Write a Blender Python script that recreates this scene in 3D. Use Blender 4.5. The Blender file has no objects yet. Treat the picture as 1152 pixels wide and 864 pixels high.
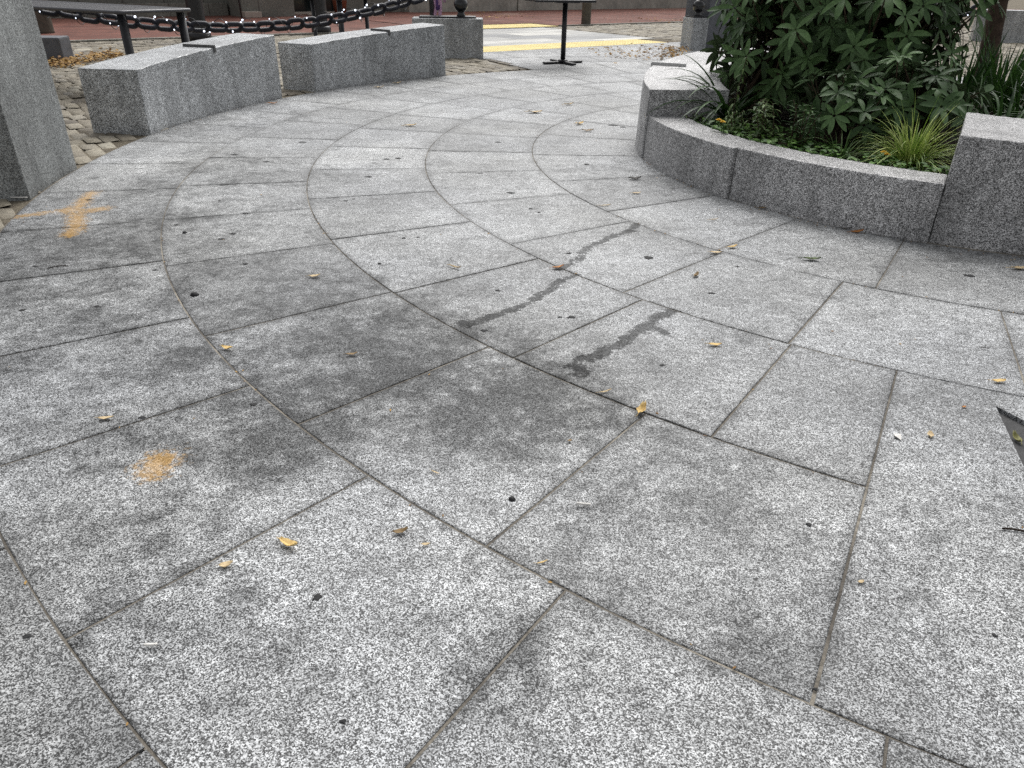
import bpy, bmesh, math, random
import numpy as np
from mathutils import Vector, Matrix
R_ = math.radians
random.seed(7); RNG = np.random.default_rng(11)
S = bpy.context.scene
COL = S.collection
K = 0.6563                      # plan units -> metres (plan drawn for an eye height of 1.6)
CX, CY = 4.482, 7.72            # centre of the ring paving, plan units
EYE = 1.6 * K
FPX, PITCH, ROLL = 820.0, 0.5125, 0.0175
RINGS = dict(P=3.18, E=4.315, D=5.385, C=6.435, B=7.485, A=8.52, Z=9.58)

# ------------------------------------------------------------------ plan helpers
def pol(th, r, z=0.0):
    t = R_(th)
    return Vector((K * (CX + r * math.cos(t)), K * (CY + r * math.sin(t)), K * z))

def ray(px, py):
    x = (px - 576) / FPX; y = -(py - 432) / FPX
    c, s = math.cos(ROLL), math.sin(ROLL)
    x, y = c * x - s * y, s * x + c * y
    cp, sp = math.cos(PITCH), math.sin(PITCH)
    return Vector((x, cp + y * sp, -sp + y * cp))

def G(px, py, z=0.0):           # surveyed point: where the sight line of a measured spot meets height z (metres)
    d = ray(px, py); t = (z - EYE) / d.z
    return Vector((d.x * t, d.y * t, z))

def proj(p):
    cp, sp = math.cos(PITCH), math.sin(PITCH)
    z = p[1] * cp - (p[2] - EYE) * sp; y = p[1] * sp + (p[2] - EYE) * cp; x = p[0]
    c, s = math.cos(-ROLL), math.sin(-ROLL)
    x, y = c * x - s * y, s * x + c * y
    return 576 + FPX * x / z, 432 - FPX * y / z, z

DU = Vector((0.79, 0.6131, 0)).normalized(); DN = Vector((-DU.y, DU.x, 0))
def US(u, s, z=0.0):            # street grid: u along the street, s across it
    v = DU * u + DN * s
    return Vector((v.x, v.y, z))
STREET_ROT = math.atan2(DU.y, DU.x)

# ------------------------------------------------------------------ object helpers
def link(o, parent=None):
    COL.objects.link(o)
    if parent is not None: o.parent = parent
    return o

def tag(o, label=None, cat=None, group=None, kind=None):
    if label: o['label'] = label
    if cat: o['category'] = cat
    if group: o['group'] = group
    if kind: o['kind'] = kind
    return o

def thing(name, loc, label, cat, group=None):
    o = bpy.data.objects.new(name, None); o.empty_display_size = .1
    o.location = loc; link(o)
    return tag(o, label, cat, group)

class MB:
    def __init__(s): s.v = []; s.f = []; s.a = {}
    def add(s, vs, fs, **attr):
        n = len(s.v); s.v += [tuple(v) for v in vs]; s.f += [tuple(i + n for i in f) for f in fs]
        for k, val in attr.items():
            l = s.a.setdefault(k, []); l += [0.0] * (n - len(l))
            l += list(val) if hasattr(val, '__len__') else [val] * len(vs)
    def mesh(s, name, smooth=False):
        me = bpy.data.meshes.new(name); me.from_pydata(s.v, [], s.f); me.update()
        for k, l in s.a.items():
            l = l + [0.0] * (len(s.v) - len(l))
            at = me.attributes.new(k, 'FLOAT', 'POINT'); at.data.foreach_set('value', np.array(l, np.float32))
        if smooth: me.polygons.foreach_set('use_smooth', [True] * len(me.polygons))
        return me
    def build(s, name, mat, parent=None, smooth=False, loc=None):
        o = bpy.data.objects.new(name, s.mesh(name, smooth)); o.data.materials.append(mat)
        if loc is not None:
            o.location = loc
        return link(o, parent)

def from_bm(bm, name, mat, parent=None, smooth=False, local=None):
    bmesh.ops.recalc_face_normals(bm, faces=bm.faces)
    me = bpy.data.meshes.new(name); bm.to_mesh(me); bm.free()
    if smooth: me.polygons.foreach_set('use_smooth', [True] * len(me.polygons))
    o = bpy.data.objects.new(name, me); me.materials.append(mat)
    return link(o, parent)

def centre(o):                   # move a mesh's origin to the middle of its foot, mesh stays put
    vs = [v.co for v in o.data.vertices]
    c = Vector((sum(v.x for v in vs) / len(vs), sum(v.y for v in vs) / len(vs), min(v.z for v in vs)))
    o.data.transform(Matrix.Translation(-c)); o.location = o.location + c
    return o

def box_bm(sx, sy, sz, loc=(0, 0, 0), rot=0.0, bev=0.004, seg=2, bm=None):
    b = bmesh.new(); bmesh.ops.create_cube(b, size=1)
    bmesh.ops.scale(b, vec=(sx, sy, sz), verts=b.verts)
    if bev: bmesh.ops.bevel(b, geom=list(b.edges), offset=bev, segments=seg, affect='EDGES', profile=.6)
    M = Matrix.Translation(loc) @ Matrix.Rotation(rot, 4, 'Z') @ Matrix.Translation((0, 0, sz / 2))
    b.transform(M)
    if bm is None: return b
    me = bpy.data.meshes.new('tmp'); b.to_mesh(me); b.free(); bm.from_mesh(me); bpy.data.meshes.remove(me)
    return bm

def tube(mb, pts, rad, n=8, caps=True, **attr):
    pts = [Vector(p) for p in pts]; m = len(pts)
    rads = rad if hasattr(rad, '__len__') else [rad] * m
    vs = []; up = Vector((0, 0, 1)); prev = None
    for i, p in enumerate(pts):
        t = (pts[min(i + 1, m - 1)] - pts[max(i - 1, 0)]).normalized()
        if prev is None:
            a = t.orthogonal().normalized()
        else:
            a = (prev - t * prev.dot(t)).normalized()
        prev = a; b = t.cross(a)
        for k in range(n):
            q = 2 * math.pi * k / n
            vs.append(p + (a * math.cos(q) + b * math.sin(q)) * rads[i])
    fs = []
    for i in range(m - 1):
        for k in range(n):
            fs.append((i * n + k, i * n + (k + 1) % n, (i + 1) * n + (k + 1) % n, (i + 1) * n + k))
    if caps:
        fs.append(tuple(range(n - 1, -1, -1))); fs.append(tuple((m - 1) * n + k for k in range(n)))
    mb.add(vs, fs, **attr)

def lathe(mb, prof, n=20, loc=(0, 0, 0)):
    vs = []; fs = []; m = len(prof)
    for r, z in prof:
        for k in range(n):
            q = 2 * math.pi * k / n
            vs.append((loc[0] + r * math.cos(q), loc[1] + r * math.sin(q), loc[2] + z))
    for i in range(m - 1):
        for k in range(n):
            fs.append((i * n + k, i * n + (k + 1) % n, (i + 1) * n + (k + 1) % n, (i + 1) * n + k))
    fs.append(tuple(range(n - 1, -1, -1))); fs.append(tuple((m - 1) * n + k for k in range(n)))
    mb.add(vs, fs)

def ball(mb, c, r, n=12):
    lathe(mb, [(max(r * math.sin(math.pi * i / n), 1e-4), -r * math.cos(math.pi * i / n)) for i in range(n + 1)], n * 2, c)

# ------------------------------------------------------------------ materials
class NT:
    def __init__(s, name):
        s.m = bpy.data.materials.new(name); s.m.use_nodes = True
        s.t = s.m.node_tree; s.t.nodes.clear()
        s.out = s.n('ShaderNodeOutputMaterial'); s.bsdf = s.n('ShaderNodeBsdfPrincipled')
        s.l(s.bsdf.outputs[0], s.out.inputs['Surface'])
        s.co = s.n('ShaderNodeTexCoord').outputs['Object']
    def n(s, t, **kw):
        nd = s.t.nodes.new(t)
        for k, v in kw.items(): setattr(nd, k, v)
        return nd
    def l(s, a, b): s.t.links.new(a, b)
    def put(s, sock, v):
        if hasattr(v, 'is_linked') or hasattr(v, 'links'): s.l(v, sock)
        else: sock.default_value = v
    def noise(s, scale, detail=3, rough=.55, co=None, dist=0):
        nd = s.n('ShaderNodeTexNoise'); nd.inputs['Scale'].default_value = scale
        nd.inputs['Detail'].default_value = detail; nd.inputs['Roughness'].default_value = rough
        nd.inputs['Distortion'].default_value = dist
        s.l(co or s.co, nd.inputs['Vector']); return nd.outputs['Fac']
    def voro(s, scale, feature='F1', co=None):
        nd = s.n('ShaderNodeTexVoronoi', feature=feature); nd.inputs['Scale'].default_value = scale
        s.l(co or s.co, nd.inputs['Vector']); return nd
    def attr(s, name):
        nd = s.n('ShaderNodeAttribute'); nd.attribute_name = name; return nd.outputs['Fac']
    def math(s, op, a, b=0.0, clamp=False):
        nd = s.n('ShaderNodeMath', operation=op, use_clamp=clamp)
        s.put(nd.inputs[0], a); s.put(nd.inputs[1], b); return nd.outputs[0]
    def ramp(s, f, stops, interp='LINEAR'):
        nd = s.n('ShaderNodeValToRGB'); cr = nd.color_ramp; cr.interpolation = interp
        while len(cr.elements) < len(stops): cr.elements.new(.5)
        for e, (p, c) in zip(cr.elements, stops):
            e.position = p; c = (c, c, c) if not hasattr(c, '__len__') else c; e.color = (*c, 1)
        s.l(f, nd.inputs[0]); return nd.outputs[0]
    def mix(s, f, a, b, mode='MIX'):
        nd = s.n('ShaderNodeMix', data_type='RGBA', blend_type=mode)
        s.put(nd.inputs[0], f)
        for sock, v in ((nd.inputs[6], a), (nd.inputs[7], b)):
            if isinstance(v, (int, float)): v = (v, v, v, 1)
            elif isinstance(v, tuple) and len(v) == 3: v = (*v, 1)
            s.put(sock, v)
        return nd.outputs[2]
    def maprange(s, f, a, b, c=0.0, d=1.0, smooth=False):
        nd = s.n('ShaderNodeMapRange'); nd.clamp = True
        if smooth: nd.interpolation_type = 'SMOOTHSTEP'
        s.l(f, nd.inputs[0])
        for i, v in enumerate((a, b, c, d)): nd.inputs[i + 1].default_value = v
        return nd.outputs[0]
    def bump(s, h, strength=.3, dist=.002):
        nd = s.n('ShaderNodeBump'); nd.inputs['Strength'].default_value = strength
        nd.inputs['Distance'].default_value = dist; s.l(h, nd.inputs['Height'])
        s.l(nd.outputs[0], s.bsdf.inputs['Normal'])
    def set(s, col=None, rough=None, spec=None, metal=None):
        for nm, v in (('Base Color', col), ('Roughness', rough), ('Specular IOR Level', spec), ('Metallic', metal)):
            if v is None: continue
            if isinstance(v, tuple) and len(v) == 3: v = (*v, 1)
            s.put(s.bsdf.inputs[nm], v)
        return s.m
    def scaled(s, sx, sy, sz):
        nd = s.n('ShaderNodeMapping'); nd.inputs['Scale'].default_value = (sx, sy, sz)
        s.l(s.co, nd.inputs['Vector']); return nd.outputs[0]

def granite(name, grain=230, tint=(1, 1, 1), lo=.06, hi=.85, mid=.30, far=.22, mottle=.30, rough=.62, paving=False, gain=1.0):
    t = NT(name)
    wob = t.n('ShaderNodeTexNoise'); wob.inputs['Scale'].default_value = grain * .8; t.l(t.co, wob.inputs['Vector'])
    off = t.n('ShaderNodeVectorMath', operation='MULTIPLY_ADD')
    t.l(wob.outputs['Color'], off.inputs[0]); off.inputs[1].default_value = (.55 / grain,) * 3; t.l(t.co, off.inputs[2])
    v = t.voro(grain, co=off.outputs[0])
    sep = t.n('ShaderNodeSeparateColor'); t.l(v.outputs['Color'], sep.inputs[0])
    big = t.noise(grain * .28, 2, .6)
    g = t.math('ADD', t.math('MULTIPLY', sep.outputs[0], .80), t.math('MULTIPLY', t.maprange(big, .3, .7), .20))
    col = t.ramp(g, [(0.0, lo), (.24, lo * 1.9), (.38, mid * .5), (.50, mid), (.64, mid * 1.9), (.74, hi * .8), (1.0, hi)])
    # coarser crystal clusters that still read from some metres off
    f1 = t.maprange(t.noise(42, 2, .7), .3, .7, 1 - far, 1 + far)
    f2 = t.maprange(t.noise(13, 3, .6), .3, .7, 1 - far * .6, 1 + far * .6)
    m1 = t.maprange(t.noise(1.9, 5, .62), .3, .72, 1 - mottle, 1 + mottle * .55)
    m2 = t.maprange(t.noise(.55, 3, .5), .3, .7, 1 - mottle * .5, 1 + mottle * .4)
    k = t.math('MULTIPLY', t.math('MULTIPLY', f1, f2), t.math('MULTIPLY', m1, m2))
    k = t.math('MULTIPLY', k, gain)
    rgh = t.math('ADD', t.math('MULTIPLY', sep.outputs[1], .18), rough - .09)
    if paving:
        k = t.math('MULTIPLY', k, t.maprange(t.attr('tone'), 0, 1, .68, 1.28))
        edge = t.maprange(t.math('ADD', t.attr('edge'), t.math('MULTIPLY', t.noise(9, 4, .7), .9)), .85, 1.5, 1.0, .60)
        k = t.math('MULTIPLY', k, edge)
        nz = t.math('SUBTRACT', t.noise(16, 5, .7), .5)
        nzf = t.math('SUBTRACT', t.noise(70, 3, .7), .5)
        grime = t.maprange(t.math('ADD', t.attr('grime'), t.math('ADD', t.math('MULTIPLY', nz, 1.6), t.math('MULTIPLY', t.math('SUBTRACT', t.noise(4.2, 8, .72), .5), 1.9))), .16, .84, 1.0, .36)
        k = t.math('MULTIPLY', k, grime)
        # scuffs and drips
        sc = t.math('MULTIPLY', t.maprange(t.noise(5.5, 6, .75, co=t.scaled(1, 2.2, 1)), .54, .72, 1.0, .58), t.maprange(t.noise(2.6, 7, .78), .50, .66, 1.0, .68))
        k = t.math('MULTIPLY', k, sc)
        wsum = t.math('ADD', t.attr('wet'), t.math('ADD', t.math('MULTIPLY', nz, 1.15), t.math('MULTIPLY', nzf, .55)))
        wet = t.maprange(wsum, .73, .81)
        k = t.math('MULTIPLY', k, t.maprange(wet, 0, 1, 1.0, .31))
        col = t.mix(1.0, col, k, 'MULTIPLY')
        specf = t.math('MULTIPLY', grime, t.maprange(wet, 0, 1, 1.0, .45))
        ru = t.maprange(t.math('ADD', t.attr('rust'), t.math('ADD', t.math('MULTIPLY', nzf, 1.5), t.math('MULTIPLY', nz, .8))), .48, .88)
        ru = t.math('MULTIPLY', ru, t.maprange(sep.outputs[0], 0.1, .9, .45, 1.0))
        col = t.mix(t.math('MULTIPLY', ru, .64), col, (.64, .34, .05))
        hue = t.noise(.8, 3, .5)
        col = t.mix(t.maprange(hue, .35, .7, 0, .35), col, t.mix(1.0, col, (1.03, .99, .88), 'MULTIPLY'))
    else:
        sm = t.noise(3.2, 5, .7, co=t.scaled(1, 1, .22))
        k = t.math('MULTIPLY', k, t.maprange(sm, .46, .70, 1.0, .58)); k = t.math('MULTIPLY', k, t.maprange(t.noise(7, 6, .75), .5, .7, 1.0, .78))
        geo = t.n('ShaderNodeSeparateXYZ'); t.l(t.co, geo.inputs[0])
        col = t.mix(1.0, col, k, 'MULTIPLY')
    col = t.mix(1.0, col, tint, 'MULTIPLY')
    t.bump(t.math('ADD', sep.outputs[0], t.math('MULTIPLY', big, .6)), .25, .0012)
    return t.set(col, rgh, t.math('MULTIPLY', specf, .42) if paving else .45)

M = {}
M['paving'] = granite('paving_granite', 480, (.975, 1.0, 1.025), lo=.026, mid=.26, hi=.84, far=.26, mottle=.32, rough=.60, paving=True)
M['bench'] = granite('bench_granite', 330, (.97, 1.0, 1.02), lo=.04, mid=.34, hi=.98, far=.22, mottle=.18, rough=.34, gain=1.06)
M['planter'] = granite('planter_granite', 380, (1.0, .99, .99), lo=.035, mid=.29, hi=.88, far=.20, mottle=.2, rough=.5, gain=1.15)
M['pier'] = granite('pier_granite', 330, (.96, 1.0, .99), lo=.07, mid=.26, hi=.58, far=.14, mottle=.12)

def mat_joint():
    t = NT('joint_grout'); n = t.noise(3.5, 4, .6); f = t.noise(160, 3, .7)
    c = t.ramp(n, [(.35, (.10, .09, .078)), (.52, (.19, .172, .145)), (.66, (.33, .30, .25))])
    c = t.mix(1.0, c, t.maprange(f, .3, .7, .6, 1.4), 'MULTIPLY')
    t.bump(f, .5, .003); return t.set(c, .9, .2)
M['joint'] = mat_joint()

def mat_cobble():
    t = NT('cobble_stone'); a = t.attr('tone')
    c = t.ramp(a, [(0, (.12, .105, .085)), (.3, (.215, .19, .15)), (.6, (.31, .28, .22)), (.85, (.24, .225, .20)), (1, (.40, .37, .30))])
    f = t.noise(60, 4, .7); g = t.noise(9, 3, .6)
    c = t.mix(1.0, c, t.maprange(f, .3, .7, .6, 1.45), 'MULTIPLY')
    c = t.mix(t.maprange(g, .45, .7, 0, .5), c, (.20, .17, .12))
    t.bump(t.math('ADD', f, g), .6, .006); return t.set(c, .75, .35)
M['cobble'] = mat_cobble()

def mat_dirt(name, a, b, sc=14):
    t = NT(name); n = t.noise(sc, 6, .7); f = t.noise(sc * 9, 3, .7)
    c = t.mix(t.maprange(n, .35, .65), a, b); c = t.mix(1.0, c, t.maprange(f, .3, .7, .55, 1.5), 'MULTIPLY')
    t.bump(t.math('ADD', n, f), .8, .01); return t.set(c, .95, .15)
M['bed'] = mat_dirt('sand_bed', (.13, .11, .085), (.21, .185, .14))
M['soil'] = mat_dirt('planting_soil', (.018, .013, .009), (.05, .036, .024), 22)

def mat_brick():
    t = NT('brick_paving'); b = t.n('ShaderNodeTexBrick')
    t.l(t.co, b.inputs['Vector']); b.inputs['Scale'].default_value = 1.0
    b.inputs['Brick Width'].default_value = .21; b.inputs['Row Height'].default_value = .105; b.inputs['Mortar Size'].default_value = .006
    b.inputs['Color1'].default_value = (.135, .05, .037, 1); b.inputs['Color2'].default_value = (.20, .078, .056, 1); b.inputs['Mortar'].default_value = (.10, .075, .065, 1)
    n = t.noise(1.1, 5, .65); f = t.noise(40, 3, .7)
    c = t.mix(1.0, b.outputs['Color'], t.maprange(n, .3, .7, .65, 1.3), 'MULTIPLY')
    c = t.mix(1.0, c, t.maprange(f, .3, .7, .75, 1.25), 'MULTIPLY')
    c = t.mix(t.maprange(t.noise(.5, 4, .6), .56, .72, 0, .5), c, (.36, .27, .22))
    t.bump(b.outputs['Fac'], -.3, .004); return t.set(c, .85, .25)
M['brick'] = mat_brick()

def mat_yellow():
    t = NT('tactile_yellow'); n = t.noise(3, 5, .7); f = t.noise(35, 4, .75)
    c = t.ramp(n, [(.3, (.62, .49, .19)), (.55, (.78, .64, .27)), (.75, (.82, .71, .36))])
    c = t.mix(t.maprange(f, .56, .66), c, (.40, .36, .26)); t.bump(f, .3, .003)
    return t.set(c, .75, .3)
M['yellow'] = mat_yellow()

def mat_cross():
    t = NT('crossing_stone'); b = t.n('ShaderNodeTexBrick'); t.l(t.co, b.inputs['Vector']); b.inputs['Scale'].default_value = 1
    b.inputs['Brick Width'].default_value = 1.3; b.inputs['Row Height'].default_value = .62; b.inputs['Mortar Size'].default_value = .012
    b.inputs['Color1'].default_value = (.26, .265, .27, 1); b.inputs['Color2'].default_value = (.60, .59, .55, 1); b.inputs['Mortar'].default_value = (.2, .19, .17, 1)
    n = t.noise(1.6, 5, .7, co=t.scaled(.5, 2, 1)); f = t.noise(50, 3, .7)
    c = t.mix(1.0, b.outputs['Color'], t.maprange(n, .3, .7, .6, 1.35), 'MULTIPLY')
    c = t.mix(1.0, c, t.maprange(f, .3, .7, .8, 1.2), 'MULTIPLY'); return t.set(c, .7, .35)
M['cross'] = mat_cross()

def plain(name, col, rough=.5, spec=.5, metal=0, var=.2, sc=20, bump=0):
    t = NT(name); n = t.noise(sc, 4, .65); n2 = t.noise(sc * 6, 3, .7)
    c = t.mix(1.0, col, t.maprange(n, .3, .7, 1 - var, 1 + var), 'MULTIPLY')
    c = t.mix(1.0, c, t.maprange(n2, .3, .7, 1 - var * .6, 1 + var * .6), 'MULTIPLY')
    if bump: t.bump(n2, bump, .002)
    return t.set(c, t.maprange(n, .3, .7, max(rough - .1, .05), min(rough + .1, 1)), spec, metal)
M['black'] = plain('black_painted_steel', (.012, .012, .015), .42, .5, 0, .3)
M['chain'] = plain('blackened_iron_chain', (.011, .012, .021), .5, .4, 0, .4, 30)
M['gloss'] = plain('glossy_black_iron', (.008, .008, .009), .18, .6, 0, .2)
M['mesh'] = plain('dark_grey_table_mesh', (.05, .05, .056), .45, .5, 0, .25, 60)
M['rail'] = plain('grey_coated_rail', (.07, .07, .078), .35, .5, 0, .2, 30)
M['bar'] = plain('weathered_steel_bar', (.10, .10, .10), .5, .5, .3, .3, 40)
M['galv'] = plain('pale_steel_bar', (.5, .5, .5), .4, .5, .4, .2, 40)
M['bollard'] = plain('brown_grey_bollard', (.10, .088, .07), .7, .3, 0, .3, 12, .3)
M['darkstone'] = plain('dark_slate_stone', (.105, .11, .125), .6, .4, 0, .25, 6, .2)
M['terracotta'] = plain('terracotta_clay', (.30, .105, .06), .8, .3, 0, .2, 15, .2)
M['blue'] = plain('blue_painted_steel', (.045, .10, .19), .5, .4, 0, .2)
M['palebase'] = plain('pale_concrete', (.42, .36, .31), .85, .3, 0, .2, 15, .3)
M['glass'] = plain('dark_door_glass', (.012, .018, .018), .12, .6, 0, .2, 4)
M['bark'] = plain('tree_bark', (.075, .052, .04), .9, .2, 0, .45, 25, .9)
M['stem'] = plain('shrub_stem', (.07, .052, .035), .85, .2, 0, .4, 40, .6)
M['gum'] = plain('trodden_gum', (.032, .032, .033), .8, .3, 0, .6, 90, .3)
M['paper'] = plain('white_paper', (.80, .78, .74), .8, .2, 0, .06, 60)
M['filter'] = plain('cigarette_filter', (.62, .45, .26), .8, .2, 0, .2, 80)
M['twig'] = plain('dark_twig', (.035, .026, .02), .9, .2, 0, .4, 90, .5)
M['patch'] = plain('dark_patch_infill', (.075, .075, .076), .85, .3, 0, .35, 45, .6)
M['lilac'] = plain('lilac_ribbon', (.50, .30, .42), .6, .3, 0, .25, 30)
M['purple'] = plain('purple_ribbon', (.10, .05, .17), .6, .3, 0, .25, 30)
M['petal'] = plain('yellow_petal', (.78, .50, .03), .6, .3, 0, .15, 80)
M['concrete'] = plain('weathered_concrete_wall', (.36, .345, .305), .85, .3, 0, .28, 1.6, .3)

def mat_wall():
    t = NT('coursed_granite_wall'); b = t.n('ShaderNodeTexBrick')
    sw = t.n('ShaderNodeSeparateXYZ'); t.l(t.co, sw.inputs[0]); cb = t.n('ShaderNodeCombineXYZ')
    t.l(sw.outputs[0], cb.inputs[0]); t.l(sw.outputs[2], cb.inputs[1]); t.l(cb.outputs[0], b.inputs['Vector'])
    b.inputs['Scale'].default_value = 1; b.inputs['Brick Width'].default_value = .95; b.inputs['Row Height'].default_value = .42; b.inputs['Mortar Size'].default_value = .012
    b.inputs['Color1'].default_value = (.17, .165, .145, 1); b.inputs['Color2'].default_value = (.25, .24, .21, 1); b.inputs['Mortar'].default_value = (.10, .09, .08, 1)
    f = t.noise(28, 5, .75); n = t.noise(1.2, 5, .6)
    c = t.mix(1.0, b.outputs['Color'], t.maprange(f, .3, .7, .55, 1.5), 'MULTIPLY'); c = t.mix(1.0, c, t.maprange(n, .3, .7, .7, 1.25), 'MULTIPLY')
    t.bump(t.math('SUBTRACT', f, b.outputs['Fac']), .5, .01); return t.set(c, .85, .3)
M['wall'] = mat_wall()

def mat_leaf(name, dark, light, rough=.42, spec=.5, trans=.0, back=None):
    t = NT(name); a = t.attr('tone')
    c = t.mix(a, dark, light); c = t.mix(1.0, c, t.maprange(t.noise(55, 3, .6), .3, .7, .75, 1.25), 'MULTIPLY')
    if back:
        g = t.n('ShaderNodeNewGeometry'); c = t.mix(g.outputs['Backfacing'], c, back)
    t.set(c, rough, spec)
    if trans:
        tr = t.n('ShaderNodeBsdfTranslucent'); t.l(c, tr.inputs[0]); mx = t.n('ShaderNodeMixShader'); mx.inputs[0].default_value = trans
        t.l(t.bsdf.outputs[0], mx.inputs[1]); t.l(tr.outputs[0], mx.inputs[2]); t.l(mx.outputs[0], t.out.inputs['Surface'])
    return t.m
M['rhodo'] = mat_leaf('rhododendron_leaf', (.032, .070, .023), (.13, .225, .085), .50, .28, .10, (.07, .10, .05))
M['strap'] = mat_leaf('strap_leaf', (.016, .045, .012), (.07, .155, .035), .5, .35, .12)
M['lime'] = mat_leaf('lime_grass_blade', (.13, .23, .03), (.56, .64, .20), .5, .4, .2)
M['weed'] = mat_leaf('weed_leaf', (.04, .085, .025), (.17, .25, .085), .55, .4, .2)
M['cover'] = mat_leaf('ground_cover_leaf', (.03, .085, .016), (.14, .28, .05), .5, .4, .2)
M['crown'] = mat_leaf('tree_crown_leaf', (.03, .055, .018), (.09, .13, .045), .5, .4, .15)
M['dryleaf'] = mat_leaf('dry_leaf_litter', (.17, .085, .03), (.50, .32, .11), .75, .25, .1)

def mat_fallen(name, col, dark):
    t = NT(name); n = t.noise(60, 4, .7); c = t.mix(t.maprange(n, .4, .68), col, dark); t.bump(n, .3, .001)
    return t.set(c, .65, .3)
M['leaf_yellow'] = mat_fallen('fallen_leaf_yellow', (.72, .53, .22), (.50, .31, .10))
M['leaf_tan'] = mat_fallen('fallen_leaf_tan', (.64, .51, .31), (.42, .30, .16))
M['leaf_orange'] = mat_fallen('fallen_leaf_orange', (.50, .22, .06), (.28, .11, .04))
M['leaf_brown'] = mat_fallen('fallen_leaf_brown', (.28, .19, .09), (.15, .10, .05))
M['leaf_olive'] = mat_fallen('fallen_leaf_olive', (.24, .23, .09), (.13, .13, .05))
M['leaf_green'] = mat_fallen('fallen_leaf_green', (.09, .13, .04), (.05, .07, .025))
M['leaf_dark'] = mat_fallen('fallen_leaf_blackened', (.035, .03, .025), (.02, .018, .016))

def mat_bulb():
    t = NT('fairy_light_bulb'); t.set((.9, .92, 1.0), .3, .5)
    t.bsdf.inputs['Emission Color'].default_value = (.80, .86, 1.0, 1); t.bsdf.inputs['Emission Strength'].default_value = 1.7
    return t.m
M['bulb'] = mat_bulb()

# ------------------------------------------------------------------ stains of the paving (where the stone itself is discoloured)
def gpx(l): return [(G(x, y).x, G(x, y).y) for x, y in l]
WET = [(gpx([(716, 252.5), (707.6, 260.8), (693.8, 264.2), (679.9, 269.4), (667.7, 274.7), (659, 279.9), (653.8, 286.8), (652, 292), (643.4, 295.5), (634.7, 299), (626, 304)]), .021),
       (gpx([(648, 309), (633, 314.6), (626, 321.5), (620.8, 325), (608.7, 332), (600, 337), (589.6, 342.4), (575.7, 347.6), (563.5, 352.8), (551.4, 356.3), (539.2, 360.4), (527, 365), (516.7, 362.5)]), .021),
       (gpx([(758, 349.5), (742, 356), (734.4, 360), (729, 365), (721.4, 370.4), (713.5, 375.6), (705.7, 383.4), (696.6, 387.8), (687.5, 392), (679.7, 395.6), (669.3, 400.3), (658.9, 404.2), (651, 408), (649, 413.5), (652, 419)]), .024),
       (gpx([(735, 368), (743, 372), (751, 375)]), .016)]
RUST = [(gpx([(180, 518), (173, 528)]), .028), (gpx([(105.4, 216.5), (96.4, 223), (90.4, 230.8), (78.3, 235.3)]), .024),
        (gpx([(72.3, 236.8), (84, 237.6), (102.4, 236.8), (116, 234.5)]), .026), (gpx([(85.8, 241.3), (87.3, 250.4), (85.8, 256.4), (78.3, 264)]), .026),
        (gpx([(8, 245.5), (15, 244.3), (37.7, 241.3), (52.7, 239)]), .020), (gpx([(5, 716), (30, 712)]), .012)]
GRIME = [(420, 400, .20, .75), (510, 412, .18, .85), (585, 440, .13, .85), (345, 470, .16, .75), (300, 500, .07, .8), (560, 470, .14, .5),
         (640, 470, .13, .6), (700, 440, .06, .45), (760, 520, .10, .4), (565, 705, .08, .5), (595, 765, .10, .45), (140, 650, .13, .4),
         (40, 760, .20, .5), (860, 722, .06, .5), (970, 735, .08, .4), (210, 440, .16, .5), (60, 390, .30, .55), (10, 330, .3, .45),
         (300, 350, .25, .45), (250, 190, .35, .5), (160, 255, .4, .45), (60, 270, .3, .4), (690, 605, .10, .35), (830, 560, .09, .25),
         (250, 130, .5, .45), (420, 90, .6, .4), (960, 330, .12, .3), (690, 200, .25, .4), (860, 240, .2, .3), (1080, 280, .2, .35),
         (850, 380, .07, .4), (990, 600, .08, .4), (600, 392, .03, .5), (655, 355, .03, .4), (745, 410, .03, .3), (450, 330, .2, .3), (200, 545, .1, .2), (110, 520, .1, .4)]
GRIME = [(G(x, y).x, G(x, y).y, r * 1.3, min(1.05, a * 1.3)) for x, y, r, a in GRIME]
PALE = [(G(x, y).x, G(x, y).y, r, a) for x, y, r, a in [(520, 580, .2, .4), (300, 570, .2, .3), (640, 340, .2, .4), (560, 240, .4, .4), (780, 300, .2, .4), (1050, 620, .3, .3), (700, 590, .15, .2), (1000, 370, .25, .4)]]

def polydist(xy, pts):
    d = np.full(len(xy), 9.0)
    for (a, b) in zip(pts[:-1], pts[1:]):
        a = np.array(a); b = np.array(b); ab = b - a
        t = np.clip(((xy - a) @ ab) / max(ab @ ab, 1e-9), 0, 1)
        d = np.minimum(d, np.linalg.norm(xy - (a + t[:, None] * ab), axis=1))
    return d
def stains(xy):
    wet = np.zeros(len(xy)); rust = np.zeros(len(xy)); gr = np.zeros(len(xy))
    for p, w in WET: wet = np.maximum(wet, np.clip(1 - polydist(xy, p) / (4 * w), 0, 1))
    for p, w in RUST: rust = np.maximum(rust, np.clip(1 - polydist(xy, p) / (4 * w), 0, 1))
    for x, y, r, a in GRIME: gr = 1 - (1 - gr) * (1 - .60 * min(a, 1.0) * np.exp(-((xy[:, 0] - x) ** 2 + (xy[:, 1] - y) ** 2) / (2 * (1.05 * r) ** 2))) 
    return wet, rust, gr

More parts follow.
